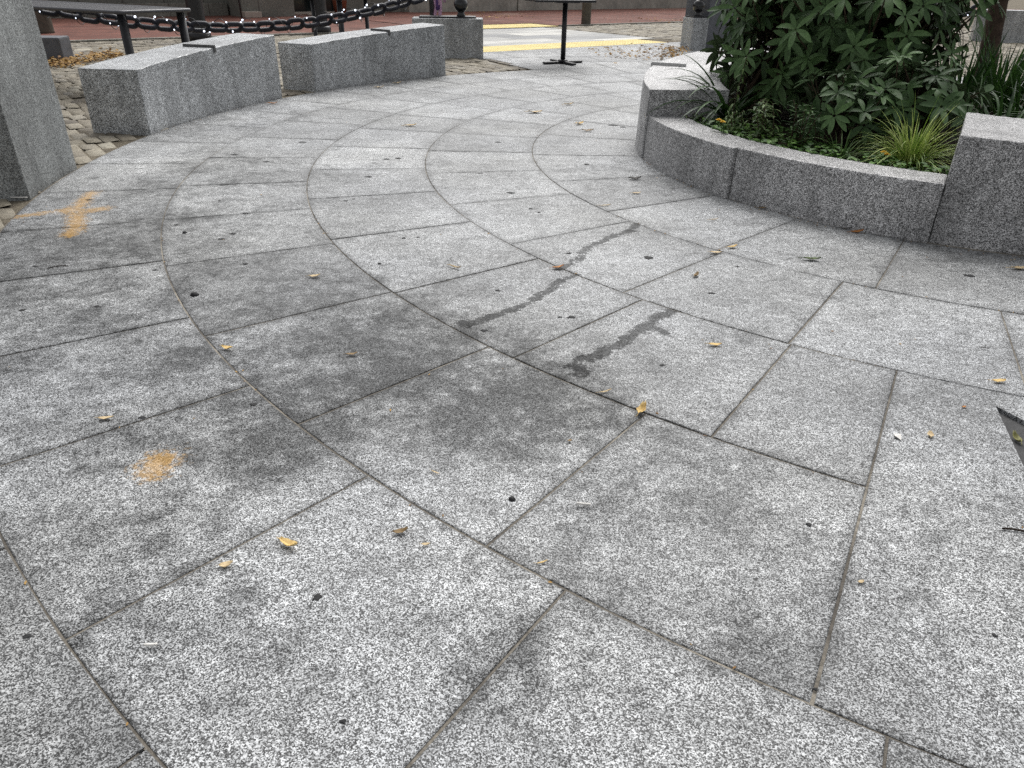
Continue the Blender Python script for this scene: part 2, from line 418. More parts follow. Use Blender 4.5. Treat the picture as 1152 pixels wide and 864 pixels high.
# ------------------------------------------------------------------ ring paving: one sheet of separate granite slabs
def slab(mb, th0, th1, r0, r1):
    mid = pol((th0 + th1) / 2, (r0 + r1) / 2); px, py, zc = proj(mid); d = math.hypot(mid.x, mid.y)
    vis = zc > .2 and -150 < px < 1300 and -100 < py < 1150
    near = min(math.hypot(*(pol(t, r).xy)) for t in (th0, th1) for r in (r0, r1))
    h = (.015 if near < 1.7 else .022 if near < 2.8 else .04 if near < 5 else .09) if vis else .3
    gap = (.0029 if d < 3 else .0024) / K
    rm = (r0 + r1) / 2; gth = math.degrees(gap / rm)
    a0, a1, b0, b1 = th0 + gth, th1 - gth, r0 + gap, r1 - gap
    nth = max(2, int(R_(a1 - a0) * rm * K / h)); nr = max(2, int((b1 - b0) * K / h))
    ch = .0022 / K; cth = math.degrees(ch / rm)
    ths = np.r_[a0, np.linspace(a0 + cth, a1 - cth, nth + 1), a1]; rs = np.r_[b0, np.linspace(b0 + ch, b1 - ch, nr + 1), b1]
    T, Rr = np.meshgrid(ths, rs, indexing='ij'); n, m = T.shape
    Tr = np.radians(T); X = K * (CX + Rr * np.cos(Tr)); Y = K * (CY + Rr * np.sin(Tr))
    tilt = RNG.normal(0, .0004, 2); z0 = RNG.uniform(-.0005, .0005)
    Z = z0 + tilt[0] * np.linspace(-1, 1, n)[:, None] + tilt[1] * np.linspace(-1, 1, m)[None, :]
    bd = np.zeros((n, m), bool); bd[0] = bd[-1] = True; bd[:, 0] = bd[:, -1] = True
    Z = np.where(bd, Z - .0016, Z)
    if h < .05:                                # chipped arrises
        ring = np.zeros((n, m), bool); ring[1, 1:-1] = ring[-2, 1:-1] = True; ring[1:-1, 1] = ring[1:-1, -2] = True
        Z = np.where(ring & (RNG.random((n, m)) < .25), Z - RNG.uniform(.0003, .0016, (n, m)), Z)
    de = np.minimum(np.minimum(Rr - r0, r1 - Rr) * K, np.minimum(np.radians(T - th0), np.radians(th1 - T)) * Rr * K)
    edge = np.exp(-np.clip(de, 0, 9) / .035)
    xy = np.c_[X.ravel(), Y.ravel()]; wet, rust, gr = stains(xy) if vis else (np.zeros(n * m),) * 3
    pale = np.zeros(n * m)
    for x, y, r, a in PALE: pale = np.maximum(pale, a * np.exp(-((xy[:, 0] - x) ** 2 + (xy[:, 1] - y) ** 2) / (2 * r * r)))
    tone = np.clip(RNG.normal(.5, .15) + pale * .35, 0, 1)
    vs = np.c_[X.ravel(), Y.ravel(), Z.ravel()].tolist()
    fs = [(i * m + j, i * m + j + 1, (i + 1) * m + j + 1, (i + 1) * m + j) for i in range(n - 1) for j in range(m - 1)]
    fs = [f[::-1] for f in fs]
    A = dict(wet=wet.tolist(), rust=rust.tolist(), grime=gr.tolist(), edge=edge.ravel().tolist(), tone=tone.tolist())
    # skirt
    per = [(i, 0) for i in range(n)] + [(n - 1, j) for j in range(1, m)] + [(i, m - 1) for i in range(n - 2, -1, -1)] + [(0, j) for j in range(m - 2, 0, -1)]
    k = len(vs); L = len(per)
    for i, j in per: vs.append([X[i, j], Y[i, j], -.03])
    for q in range(L):
        i, j = per[q]; i2, j2 = per[(q + 1) % L]
        fs.append((i * m + j, i2 * m + j2, k + (q + 1) % L, k + q))
    for kk, def_ in (('wet', 0), ('rust', 0), ('grime', .3), ('edge', 1), ('tone', .5)): A[kk] = A[kk] + [def_] * L
    mb.add(vs, fs, **A)

def series(known, step_lo, step_hi, lo=40, hi=300):
    l = sorted(known)
    while l[0] > lo: l.insert(0, l[0] - step_lo)
    while l[-1] < hi: l.append(l[-1] + step_hi)
    return l
J = {'BA': series([199.75, 206.8, 214.3, 221.15, 228.1, 234.85, 241.65, 248.6], 7.05, 7.0),
     'CB': series([167.8, 175.9, 183.7, 192.1, 199.7, 207.6, 216.4, 224.4, 232.5, 240.3], 8.1, 8.1),
     'DC': series([169.5, 179, 188.2, 197.25, 206.9, 216.6, 225.9, 235.1, 240.3], 9.3, 9.3),
     'ED': series([169.6, 180.05, 190.5, 201.7, 213.05, 224.4, 234.95, 246.0], 10.9, 11),
     'PE': series([167, 181.5, 196.1, 209.3, 223.7, 237.4], 14.2, 14.0)}
pav = MB(); SPECIAL = (240.3, 252.2)
for key, l in J.items():
    r0, r1 = RINGS[key[0]], RINGS[key[1]]
    for a, b in zip(l[:-1], l[1:]):
        if key in ('CB', 'DC'):
            if a >= 240.2 and a < 252: continue
        slab(pav, a, b, r0, r1)
for key in ('CB', 'DC'):         # the run of slabs beyond the broad one
    nxt = min(q for q in J[key] if q >= 252)
    slab(pav, 252.2, nxt, RINGS[key[0]], RINGS[key[1]])
zr = series([205.0, 211.2, 218.0, 224.6, 231.3, 238.0, 244.6], 9, 6.6, 205, 300)
for a, b in zip(zr[:-1], zr[1:]): slab(pav, a, b, RINGS['A'], RINGS['Z'])
# paving carried on through the gateway as far as the tactile strip
gate = MB()
rr = [8.52, 9.58, 10.7, 11.9, 13.2, 14.6, 16.2]
for q, (r0, r1) in enumerate(zip(rr[:-1], rr[1:])):
    st = 6.2 if q % 2 else 6.6
    a = 75.0
    while a < 117.5:
        slab(gate, a, min(a + st, 119.2), r0, r1); a += st
def cut(me, co, no):
    bm = bmesh.new(); bm.from_mesh(me)
    bmesh.ops.bisect_plane(bm, geom=bm.verts[:] + bm.edges[:] + bm.faces[:], plane_co=co, plane_no=no, clear_outer=True)
    bm.to_mesh(me); bm.free()
slabs = pav.mesh('plaza_paving')
gm = gate.mesh('gate_paving'); cut(gm, US(0, 9.93), DN)
go = link(bpy.data.objects.new('gate_paving', gm)); gm.materials.append(M['paving']); tag(go, kind='structure')
# the broad slab with the dark sunken corner
spm = MB(); slab(spm, SPECIAL[0], SPECIAL[1], RINGS['D'], RINGS['B'])
sm_ = spm.mesh('plaza_slab')
bm = bmesh.new(); bm.from_mesh(sm_)
pA, pB, pC = G(1120, 457), G(1152, 473.5), G(1152, 526)
e1 = (pB - pA).normalized(); e2 = (pC - pA).normalized()
n1 = Vector((-e1.y, e1.x, 0)); n2 = Vector((-e2.y, e2.x, 0))
if n1.dot(pC - pA) < 0: n1 = -n1
if n2.dot(pB - pA) < 0: n2 = -n2
far_ = pA + e1 * .36; far2 = pA + e2 * .33
planes = [(pA, n1), (pA, n2), (far_, -e1), (far2, -e2)]
for co, no in planes:
    bmesh.ops.bisect_plane(bm, geom=bm.verts[:] + bm.edges[:] + bm.faces[:], plane_co=co, plane_no=no)
dele = [f for f in bm.faces if abs(f.normal.z) > .5 and all((f.calc_center_median() - co).dot(no) > 0 for co, no in planes)]
edges = set(e for f in dele for e in f.edges if any(g not in dele for g in e.link_faces))
bmesh.ops.delete(bm, geom=dele, context='FACES')
ex = bmesh.ops.extrude_edge_only(bm, edges=[e for e in edges if e.is_valid])
for v in ex['geom']:
    if isinstance(v, bmesh.types.BMVert): v.co.z = -.03
bm.to_mesh(sm_); bm.free()
bm = bmesh.new(); bm.from_mesh(slabs); bm.from_mesh(sm_); bm.to_mesh(slabs); bm.free()
po = link(bpy.data.objects.new('plaza_paving', slabs)); slabs.materials.append(M['paving']); tag(po, kind='structure')
# infill at the bottom of the sunken corner
pi = MB(); q = [pA - (e1 + e2) * .01, pA + e1 * .37, pA + e1 * .37 + e2 * .34, pA + e2 * .34]
pi.add([(p.x, p.y, -.0115) for p in q], [(0, 1, 2, 3)]); tag(pi.build('patch_infill', M['patch']), kind='structure')

# bed under the joints, sand bed under the cobbles, ground to the horizon
def ring_sheet(name, r0, r1, a0, a1, z, mat, n=90):
    mb = MB(); vs = []; fs = []
    for i in range(n + 1):
        t = a0 + (a1 - a0) * i / n
        for r in (r0, r1):
            p = pol(t, r); vs.append((p.x, p.y, z))
    for i in range(n): fs.append((2 * i, 2 * i + 1, 2 * i + 3, 2 * i + 2))
    mb.add(vs, fs); o = mb.build(name, mat); tag(o, kind='structure'); return o
ring_sheet('joint_bed', 2.9, RINGS['D'] + .02, 40, 300, -.0030, M['joint'])
ring_sheet('joint_bed', RINGS['D'] + .021, RINGS['B'] - .02, 40, 240.6, -.0031, M['joint'])
ring_sheet('joint_bed', RINGS['D'] + .021, RINGS['B'] - .02, 251.9, 300, -.0031, M['joint'], 30)
ring_sheet('joint_bed', RINGS['B'] - .021, RINGS['A'] + .01, 40, 300, -.0030, M['joint'])
ring_sheet('joint_bed', RINGS['A'] + .02, RINGS['Z'], 205, 300, -.0033, M['joint'], 40)
ring_sheet('joint_bed', RINGS['A'] + .02, 13.0, 74, 119.3, -.0036, M['joint'], 40)
gb = MB(); gb.add([(-300, -300, -.014), (300, -300, -.014), (300, 300, -.014), (-300, 300, -.014)], [(0, 1, 2, 3)])
tag(gb.build('ground', M['bed']), kind='structure')

# ------------------------------------------------------------------ cobbles
def setts(name, cells, mat):
    mb = MB()
    for (c, du, dv, lu, lv) in cells:
        hz = random.uniform(-.008, .006); tone = min(1, max(0, random.gauss(.45, .22)))
        tx, ty = random.gauss(0, .004), random.gauss(0, .004)
        vs = []; q = [-.5, -.40, .40, .5]
        for i in q:
            for j in q:
                e = max(abs(i), abs(j)); z = hz + tx * i + ty * j - (.011 if e > .45 else 0) + random.gauss(0, .0034)
                p = c + du * (lu * i * random.uniform(.97, 1.0)) + dv * (lv * j * random.uniform(.97, 1.0))
                vs.append((p.x, p.y, z))
        fs = [(i * 4 + j, (i + 1) * 4 + j, (i + 1) * 4 + j + 1, i * 4 + j + 1) for i in range(3) for j in range(3)]
        mb.add(vs, fs, tone=tone)
    return tag(mb.build(name, mat, smooth=True), kind='structure')

def in_view(p, m=60):
    x, y, z = proj(p); return z > .3 and -m < x < 1152 + m and -30 < y < 700
def ringpos(p):
    v = Vector((p.x / K - CX, p.y / K - CY)); return math.degrees(math.atan2(v.y, v.x)) % 360, v.length
cells = []
s = .0; row = 0
while s < 9.92:
    u = -12 + (row % 2) * .1
    while u < 22:
        l = random.uniform(.09, .12)
        p = US(u + l / 2, s)
        th, r = ringpos(p)
        if r > RINGS['A'] + .10 and not (75 < th < 119.6 and r < 16) and not (205 < th < 300 and r < 9.65) and in_view(p):
            cells.append((p, DU, DN, l - .006, .197))
        u += l
    s += .205; row += 1
setts('cobblestones', cells, M['cobble'])
# neat row of cobbles hugging the ring
cells = []; s = 9.95; row = 0
while s < 14.42:
    u = -14 + (row % 2) * .11
    while u < 24:
        l = random.uniform(.19, .27); p = US(u + l / 2, s)
        cross = 6.95 < u + l / 2 < 11.9
        if not cross and in_view(p): cells.append((p, DU, DN, l - .008, .131))
        u += l
    s += .14; row += 1
setts('street_cobbles', cells, M['cobble'])

def sheet(name, u0, u1, s0, s1, z, mat, th=.0):
    o = bpy.data.objects.new(name, bpy.data.meshes.new(name))
    o.data.from_pydata([(u0, s0, z), (u1, s0, z), (u1, s1, z), (u0, s1, z)], [], [(0, 1, 2, 3)]); o.data.materials.append(mat)
    o.rotation_euler.z = STREET_ROT; link(o); return tag(o, kind='structure')
def tactile(name, u0, u1, s0, s1, z):
    mb = MB(); mb.add([(u0, s0, z), (u1, s0, z), (u1, s1, z), (u0, s1, z)], [(0, 1, 2, 3)])
    u = u0 + .05
    while u < u1 - .03:
        s = s0 + .05
        while s < s1 - .03:
            vs = [(u + .014 * math.cos(k * math.pi / 3), s + .014 * math.sin(k * math.pi / 3), z + .002) for k in range(6)] + [(u + .02 * math.cos(k * math.pi / 3), s + .02 * math.sin(k * math.pi / 3), z - .001) for k in range(6)]
            mb.add(vs, [(0, 1, 2, 3, 4, 5)] + [(k, 6 + k, 6 + (k + 1) % 6, (k + 1) % 6) for k in range(6)])
            s += .07
        u += .07
    o = mb.build(name, M['yellow']); o.rotation_euler.z = STREET_ROT; return tag(o, kind='structure')
sheet('crosswalk', 7.0, 11.8, 10.78, 14.28, -.004, M['cross'])
tactile('tactile_paving', 6.95, 11.2, 9.95, 10.76, .0)
tactile('tactile_paving', 9.2, 12.3, 14.30, 15.35, .008)
sheet('brick_sidewalk', -16, 9.15, 14.46, 21.4, .012, M['brick'])
sheet('brick_sidewalk', 9.2, 12.3, 15.37, 21.4, .016, M['brick'])
sheet('brick_sidewalk', 12.35, 40, 14.46, 21.4, .012, M['brick'])
for u0, u1 in ((-16, 9.1), (12.4, 40)):
    kb = from_bm(box_bm(u1 - u0, .14, .06, (0, 0, 0)), 'kerb', M['wall']); kb.location = US((u0 + u1) / 2, 14.37, -.035); kb.rotation_euler.z = STREET_ROT; tag(kb, kind='structure')

# ------------------------------------------------------------------ granite blocks on the ring
def arc_block(th0, th1, ro, ri, h0, h1, n=14, bev=.007, ro_top=None, z0=-.03, sub=6):
    """curved block from angle th0 (height h0) to th1 (height h1); radii and heights in plan units"""
    ro_top = ro if ro_top is None else ro_top
    bm = bmesh.new(); rows = []
    for i in range(n + 1):
        f = i / n; t = th0 + (th1 - th0) * f; h = h0 + (h1 - h0) * f
        rows.append([bm.verts.new(p) for p in (pol(t, ro, z0), pol(t, ro_top, h), pol(t, ri, h), pol(t, ri, z0))])
    for a, b in zip(rows[:-1], rows[1:]):
        for k in range(4): bm.faces.new((a[k], a[(k + 1) % 4], b[(k + 1) % 4], b[k]))
    bm.faces.new(rows[0][::-1]); bm.faces.new(rows[-1])
    bmesh.ops.recalc_face_normals(bm, faces=bm.faces)
    ed = [e for e in bm.edges if e.calc_face_angle(0) > R_(40)]
    bmesh.ops.bevel(bm, geom=ed, offset=bev, segments=2, affect='EDGES', profile=.5)
    long_ = [e for e in bm.edges if e.calc_length() > .05]
    bmesh.ops.subdivide_edges(bm, edges=long_, cuts=3, use_grid_fill=True)
    for v in bm.verts:
        if any(e.calc_face_angle(0) > R_(12) for e in v.link_edges if e.is_manifold):
            v.co += Vector((random.gauss(0, .0006), random.gauss(0, .0006), random.gauss(0, .0006))) * (2.2 if random.random() < .08 else 1)
    return bm
def edge_bar(th, r_front, r_back, z, name, mat, parent, drop=.034, w=.012):
    """flat bar let into the top edge of a seat, its front end folded down over the face"""
    bm = bmesh.new()
    a = pol(th, r_front); b = pol(th, r_back); d = (b - a).normalized(); L = (b - a).length; sd = Vector((-d.y, d.x, 0))
    def hexa(o, l, h0, h1):
        vs = [bm.verts.new(o + d * x + sd * y + Vector((0, 0, zz))) for x in (0, l) for y in (-w, w) for zz in (h0, h1)]
        for f in ((0, 1, 3, 2), (4, 6, 7, 5), (0, 4, 5, 1), (2, 3, 7, 6), (0, 2, 6, 4), (1, 5, 7, 3)): bm.faces.new([vs[i] for i in f])
    hexa(a - d * .006, L, z * K - .004, z * K + .020)
    hexa(a - d * .010, .007, z * K - drop, z * K + .014)
    return from_bm(bm, name, mat, parent)

def bench(th0, th1, h0, h1, bar_th, label):
    root = thing('granite_bench', pol((th0 + th1) / 2, 8.85), label, 'bench', 'curved granite wedge benches round the plaza')
    o = from_bm(arc_block(th0, th1, 8.54, 9.2, h0, h1), 'seat_block', M['bench'], root)
    zb = h0 + (h1 - h0) * (bar_th - th0) / (th1 - th0)
    b = edge_bar(bar_th, 8.54, 8.98, zb, 'edge_bar', M['bar'], root)
    root_fix(root)
def root_fix(root):              # children were drawn in world space: hand them the root's inverse offset
    inv = Matrix.Translation(-root.location)
    for ch in [c for c in bpy.data.objects if c.parent == root]:
        if not ch.get('_fixed') and ch.type == 'MESH':
            ch.data.transform(inv)
            ch.location = (0, 0, 0)
bench(175.9, 156.7, .655, .815, 165.2, 'curved grey granite bench beside the tall granite pier, rising towards its far end')
bench(151.8, 132.4, .65, .815, 140.5, 'curved grey granite bench between the gate block and the bench nearest the tall pier')

pier = from_bm(arc_block(193.6, 186.35, 8.56, 9.75, 2.3, 2.3, 6), 'granite_pier', M['pier'])
tag(centre(pier), 'tall smooth granite pier at the left edge, taller than every bench', 'pier')

# ------------------------------------------------------------------ planter
root = thing('planter', pol(0, 0), 'round granite planter with a low curved wall, high seat block and end block', 'planter')
from_bm(arc_block(183.08, 108, 3.225, 2.42, .648, .865, 24, ro_top=3.205), 'seat_block', M['planter'], root)
for a, b, r in ((240.05, 211.36, 3.17), (211.24, 183.12, 3.205)):
    from_bm(arc_block(a, b, r, 2.82, .405, .408, 14, ro_top=r - .015), 'low_wall', M['planter'], root)
from_bm(arc_block(300, 240.11, 3.15, 1.95, .62, .715, 20, ro_top=3.09), 'end_block', M['planter'], root)
for a, b in ((468 - .1, 420.1), (420, 360.1), (360, 300.2)):
    from_bm(arc_block(a, b, 3.17, 2.82, .405, .405, 14), 'low_wall', M['planter'], root)
edge_bar(156.3, 3.22, 2.83, .648 + (.865 - .648) * (183.1 - 156.3) / 75.1, 'edge_bar', M['galv'], root)
root_fix(root)
so = MB(); vs = [tuple(pol(0, 0, .36))]; fs = []
for k, r in enumerate((.7, 1.4, 2.1, 2.83)):
    for i in range(48):
        p = pol(i * 7.5, r, .36 - .02 * k); vs.append((p.x, p.y, p.z + random.uniform(-.015, .015)))
for i in range(48): fs.append((0, 1 + i, 1 + (i + 1) % 48))
for k in range(3):
    for i in range(48):
        a = 1 + k * 48; fs.append((a + i, a + 48 + i, a + 48 + (i + 1) % 48, a + (i + 1) % 48))
so.add(vs, fs); tag(so.build('planter_soil', M['soil'], smooth=True), kind='structure')

# ------------------------------------------------------------------ gateway blocks, piers
def gate_block(name, p_right, along, length, depth, height, ball_at, label, plate=(.1, .9)):
    """block whose front face runs from p_right along -along; black plate and iron ball on top"""
    al = along.normalized(); back = Vector((-al.y, al.x, 0))
    if back.y < 0: back = -back
    c = p_right - al * (length / 2) + back * (depth / 2); rot = math.atan2(al.y, al.x)
    root = thing(name, Vector((c.x, c.y, 0)), label, 'granite block', 'granite blocks with iron balls either side of the gateway')
    o = from_bm(box_bm(length, depth, height + .03, (0, 0, -.03), 0, .008), 'block', M['bench'], root); o.rotation_euler.z = rot
    pl = from_bm(box_bm(length * (plate[1] - plate[0]), depth * .78, .022, (length * ((plate[0] + plate[1]) / 2 - .5), .0, height + .0005), 0, .003), 'plate', M['black'], root); pl.rotation_euler.z = rot
    mb = MB(); q = Vector((length * (ball_at - .5), -depth * .05, height + .02))
    lathe(mb, [(.062, 0), (.058, .02), (.045, .04), (.05, .06)] + [(.098 * math.sin(math.pi * i / 14), .145 - .098 * math.cos(math.pi * i / 14)) for i in range(2, 14)] + [(.002, .243)], 24, q)
    f = mb.build('ball_finial', M['gloss'], pl, True)
    return root
gate_block('gate_block', G(543.7, 65.8), Vector((1, .07, 0)), .98, .42, .50, .69, 'granite block with black ball on top, left of the gateway beyond the benches')
gate_block('gate_block', G(776.3, 56.6) + Vector((.97, .24, 0)) * .27, Vector((.97, .24, 0)), .27, .40, .475, .55, 'small granite block with black ball on top, right of the gateway beside the dark pier', (.05, .97))
c = (G(793.5, 55.5) + DU * .40 + DN * .30)
o = from_bm(box_bm(.74, .5, 1.63, (0, 0, -.03), 0, .01), 'dark_pier', M['darkstone']); o.location = Vector((c.x, c.y, 0)); o.rotation_euler.z = STREET_ROT
tag(o, 'tall dark slate pier beside the right gateway block, half behind the shrub', 'pier')
cb = from_bm(box_bm(.36, .34, .31, (0, 0, -.03), 0, .02), 'stone_block', M['darkstone']); q = G(58, 70); cb.location = Vector((q.x - .05, q.y + .17, 0)); cb.rotation_euler.z = .15
tag(cb, 'small dark square stone block standing in the leaves behind the tall pier', 'stone block')
# right-hand background, seen through the shrub
a, b = G(1093, 46), G(1190, 50); al = (b - a)
o = from_bm(box_bm(al.length, .5, .60, (0, 0, -.03), 0, .008), 'granite_block', M['bench']); c = (a + b) / 2 + Vector((-al.y, al.x, 0)).normalized() * .25
o.location = Vector((c.x, c.y, 0)); o.rotation_euler.z = math.atan2(al.y, al.x)
tag(o, 'pale granite block behind the tree trunk at the right edge', 'granite block')
a, b = G(1022, 42), G(1058, 42); al = (b - a)
o = from_bm(box_bm(al.length, .6, 1.53, (0, 0, -.03), 0, .008), 'granite_pier', M['pier']); c = (a + b) / 2 + Vector((-al.y, al.x, 0)).normalized() * .3
o.location = Vector((c.x, c.y, 0)); o.rotation_euler.z = math.atan2(al.y, al.x)
tag(o, 'pale granite pier glimpsed above the shrub leaves at upper right', 'pier')

# ------------------------------------------------------------------ chain with fairy lights
def catenary(a, b, sag, n):
    return [a.lerp(b, i / n) + Vector((0, 0, -sag * 4 * (i / n) * (1 - i / n))) for i in range(n + 1)]
def link_mesh(L, W, r):
    mb = MB(); pts = []; hl = (L - W) / 2; rr = W / 2 - r
    for i in range(9): q = -math.pi / 2 + math.pi * i / 8; pts.append(Vector((hl + rr * math.cos(q), rr * math.sin(q), 0)))
    for i in range(9): q = math.pi / 2 + math.pi * i / 8; pts.append(Vector((-hl + rr * math.cos(q), rr * math.sin(q), 0)))
    n = 8; m = len(pts); vs = []
    for i, p in enumerate(pts):
        t = (pts[(i + 1) % m] - pts[i - 1]).normalized(); s_ = Vector((t.y, -t.x, 0))
        for k in range(n):
            q = 2 * math.pi * k / n; vs.append(p + (s_ * math.cos(q) + Vector((0, 0, 1)) * math.sin(q)) * r)
    fs = [(i * n + k, ((i + 1) % m) * n + k, ((i + 1) % m) * n + (k + 1) % n, i * n + (k + 1) % n) for i in range(m) for k in range(n)]
    mb.add(vs, fs); return mb
LINK = link_mesh(.255, .165, .029).mesh('link', True); LINK.materials.append(M['chain'])
bb = MB(); ball(bb, (0, 0, 0), .0125, 6); BULB = bb.mesh('bulb', True); BULB.materials.append(M['bulb'])
def chain(a, b, sag, label, llabel, per=3):
    path = catenary(a, b, sag, 400); Ls = [0]
    for p, q in zip(path[:-1], path[1:]): Ls.append(Ls[-1] + (q - p).length)
    pitch = .198; n = int(Ls[-1] / pitch)
    def at(d):
        d = min(max(d, 0), Ls[-1]); i = max(1, next(i for i in range(1, len(Ls)) if Ls[i] >= d - 1e-9)); f = (d - Ls[i - 1]) / (Ls[i] - Ls[i - 1])
        return path[i - 1].lerp(path[i], f), (path[i] - path[i - 1]).normalized()
    root = thing('iron_chain', path[0], label, 'chain', 'heavy iron chains hung with fairy lights')
    for i in range(n):
        p, t = at((i + .5) * pitch); o = bpy.data.objects.new('link', LINK); link(o, root)
        qt = t.to_track_quat('X', 'Z'); qt = qt @ Vector((1, 0, 0)).rotation_difference(Vector((1, 0, 0)))
        o.rotation_mode = 'QUATERNION'
        from mathutils import Quaternion
        o.rotation_quaternion = qt @ Quaternion((1, 0, 0), R_(35 + 90 * (i % 2) + random.uniform(-9, 9)))
        o.location = p - path[0]
    lr = thing('fairy_lights', path[0], llabel, 'string lights', 'fairy lights wound round the chains')
    mb = MB(); pts = []; m = int(Ls[-1] / .02)
    for i in range(m):
        d = i * .02; p, t = at(d); sd = t.orthogonal().normalized(); q = d * 2 * math.pi / .34
        s1 = Vector((-t.y, t.x, 0)).normalized(); pts.append(p + (s1 * math.cos(q) + Vector((0, 0, 1)) * math.sin(q)) * .098 - path[0])
    tube(mb, pts, .004, 5); mb.build('cable', M['black'], lr, True)
    cnt = 0
    for i in range(0, m, 1):
        d = i * .02; ph = (d / .34) % 1.0
        if any(abs(ph - x) < .0295 for x in (.03, .14, .40, .60, .88)) and cnt < 100:
            if random.random() < .2: continue
            o = bpy.data.objects.new('bulb', BULB); o.scale = (random.uniform(.55, 1.05),) * 3; o.location = pts[i] * 1.0 + Vector((0, 0, .012)); link(o, lr); cnt += 1
    return root
def at_depth(px, py, d):         # point on a sight line, d metres out along the ground
    r = ray(px, py); s = d / math.hypot(r.x, r.y); return Vector((r.x * s, r.y * s, EYE + r.z * s))
cA = at_depth(18, 3, 10.4); cB = at_depth(487, -8, 11.7); mid = at_depth(265, 30.5, 10.75)
lowz = (cA.z + cB.z) / 2 - mid.z
chain(cA, cB, lowz, 'heavy black iron chain sagging behind the curved benches', 'white fairy lights wound round the chain behind the curved benches')
a = at_depth(1040, 22, 13.2); b = at_depth(1180, -30, 13.6)
chain(a, b, .12, 'heavy dark chain glimpsed beyond the shrub at upper right', 'white fairy lights on the chain beyond the shrub')

# ------------------------------------------------------------------ posts and bollards
def post(px, py, r, h, label, name='chain_post', cat='post', mat='black', flange=True, group=None, depth=None):
    p = G(px, py) if depth is None else at_depth(px, py, depth); p.z = 0
    root = thing(name, p, label, cat, group)
    mb = MB(); lathe(mb, [(r * 1.02, 0), (r, .05), (r * .95, h - .06), (r * .97, h - .04), (r * .8, h - .01), (r * .2, h)], 20); mb.build('shaft', M[mat], root, True)
    if flange:
        mb = MB(); lathe(mb, [(r * 1.35, -.02), (r * 1.35, .10), (r * 1.22, .125), (r * 1.01, .13)], 20); mb.build('base_collar', M[mat], root, True)
    return root
post(362, 37.5, .135, 1.1, 'thick black post with a collared base, seen over the left end of the second bench', group='black posts along the street')
bpy.data.objects[-1] if False else None
post(225, 42, .135, 1.1, 'slim black street post just right of the dark mesh table', group='black posts along the street', depth=14.4)
post(659, 28, .115, .85, 'squat brown-grey bollard on the brick sidewalk beside the pedestal table', 'bollard', 'bollard', 'bollard', False, 'brown bollards at the edge of the bricks')
post(52, 38, .14, .85, 'squat brown-grey bollard behind the chain, above the small dark stone block', 'bollard', 'bollard', 'bollard', False, 'brown bollards at the edge of the bricks')
rp = at_depth(487.5, 30, 11.85); rp.z = 0
root = thing('chain_post', rp, 'black post holding the right end of the chain, tied with lilac ribbon', 'post', 'black posts along the street')
mb = MB(); lathe(mb, [(.05, 0), (.048, .6), (.046, .9), (.03, .95), (.005, .96)], 16); mb.build('shaft', M['black'], root, True)
mb = MB(); lathe(mb, [(.085, -.01), (.08, .05), (.05, .07)], 16); mb.build('base_collar', M['black'], root, True)
rb = thing('ribbon', rp + Vector((.06, -.07, .78)), 'lilac and purple ribbon tied round the black chain post', 'ribbon')
def streamer(pts, w, mat, nm):
    m_ = MB(); vs = []; fs = []
    for i, p in enumerate(pts):
        a = .6 * math.sin(i * 1.3); vs += [Vector(p) + Vector((-w * math.cos(a), -w * math.sin(a) * .6, 0)), Vector(p) + Vector((w * math.cos(a), w * math.sin(a) * .6, 0))]
    for i in range(len(pts) - 1): fs.append((2 * i, 2 * i + 1, 2 * i + 3, 2 * i + 2))
    m_.add(vs, fs); o_ = m_.build(nm, mat, rb, True); md = o_.modifiers.new('thickness', 'SOLIDIFY'); md.thickness = .003
streamer([(-.03, 0, .06), (-.02, -.01, -.06), (.0, -.02, -.16), (-.02, -.03, -.26), (-.035, -.03, -.34)], .022, M['lilac'], 'tail')
streamer([(.05, 0, .06), (.055, -.02, -.05), (.06, -.03, -.17), (.05, -.03, -.27), (.065, -.04, -.40)], .026, M['lilac'], 'tail')
streamer([(.01, -.01, .10), (.02, -.02, 0), (.03, -.03, -.10), (.02, -.03, -.2)], .032, M['purple'], 'tail')
streamer([(.06, -.01, .08), (.10, -.03, .03), (.125, -.03, -.04), (.12, -.03, -.10)], .02, M['lilac'], 'loop')

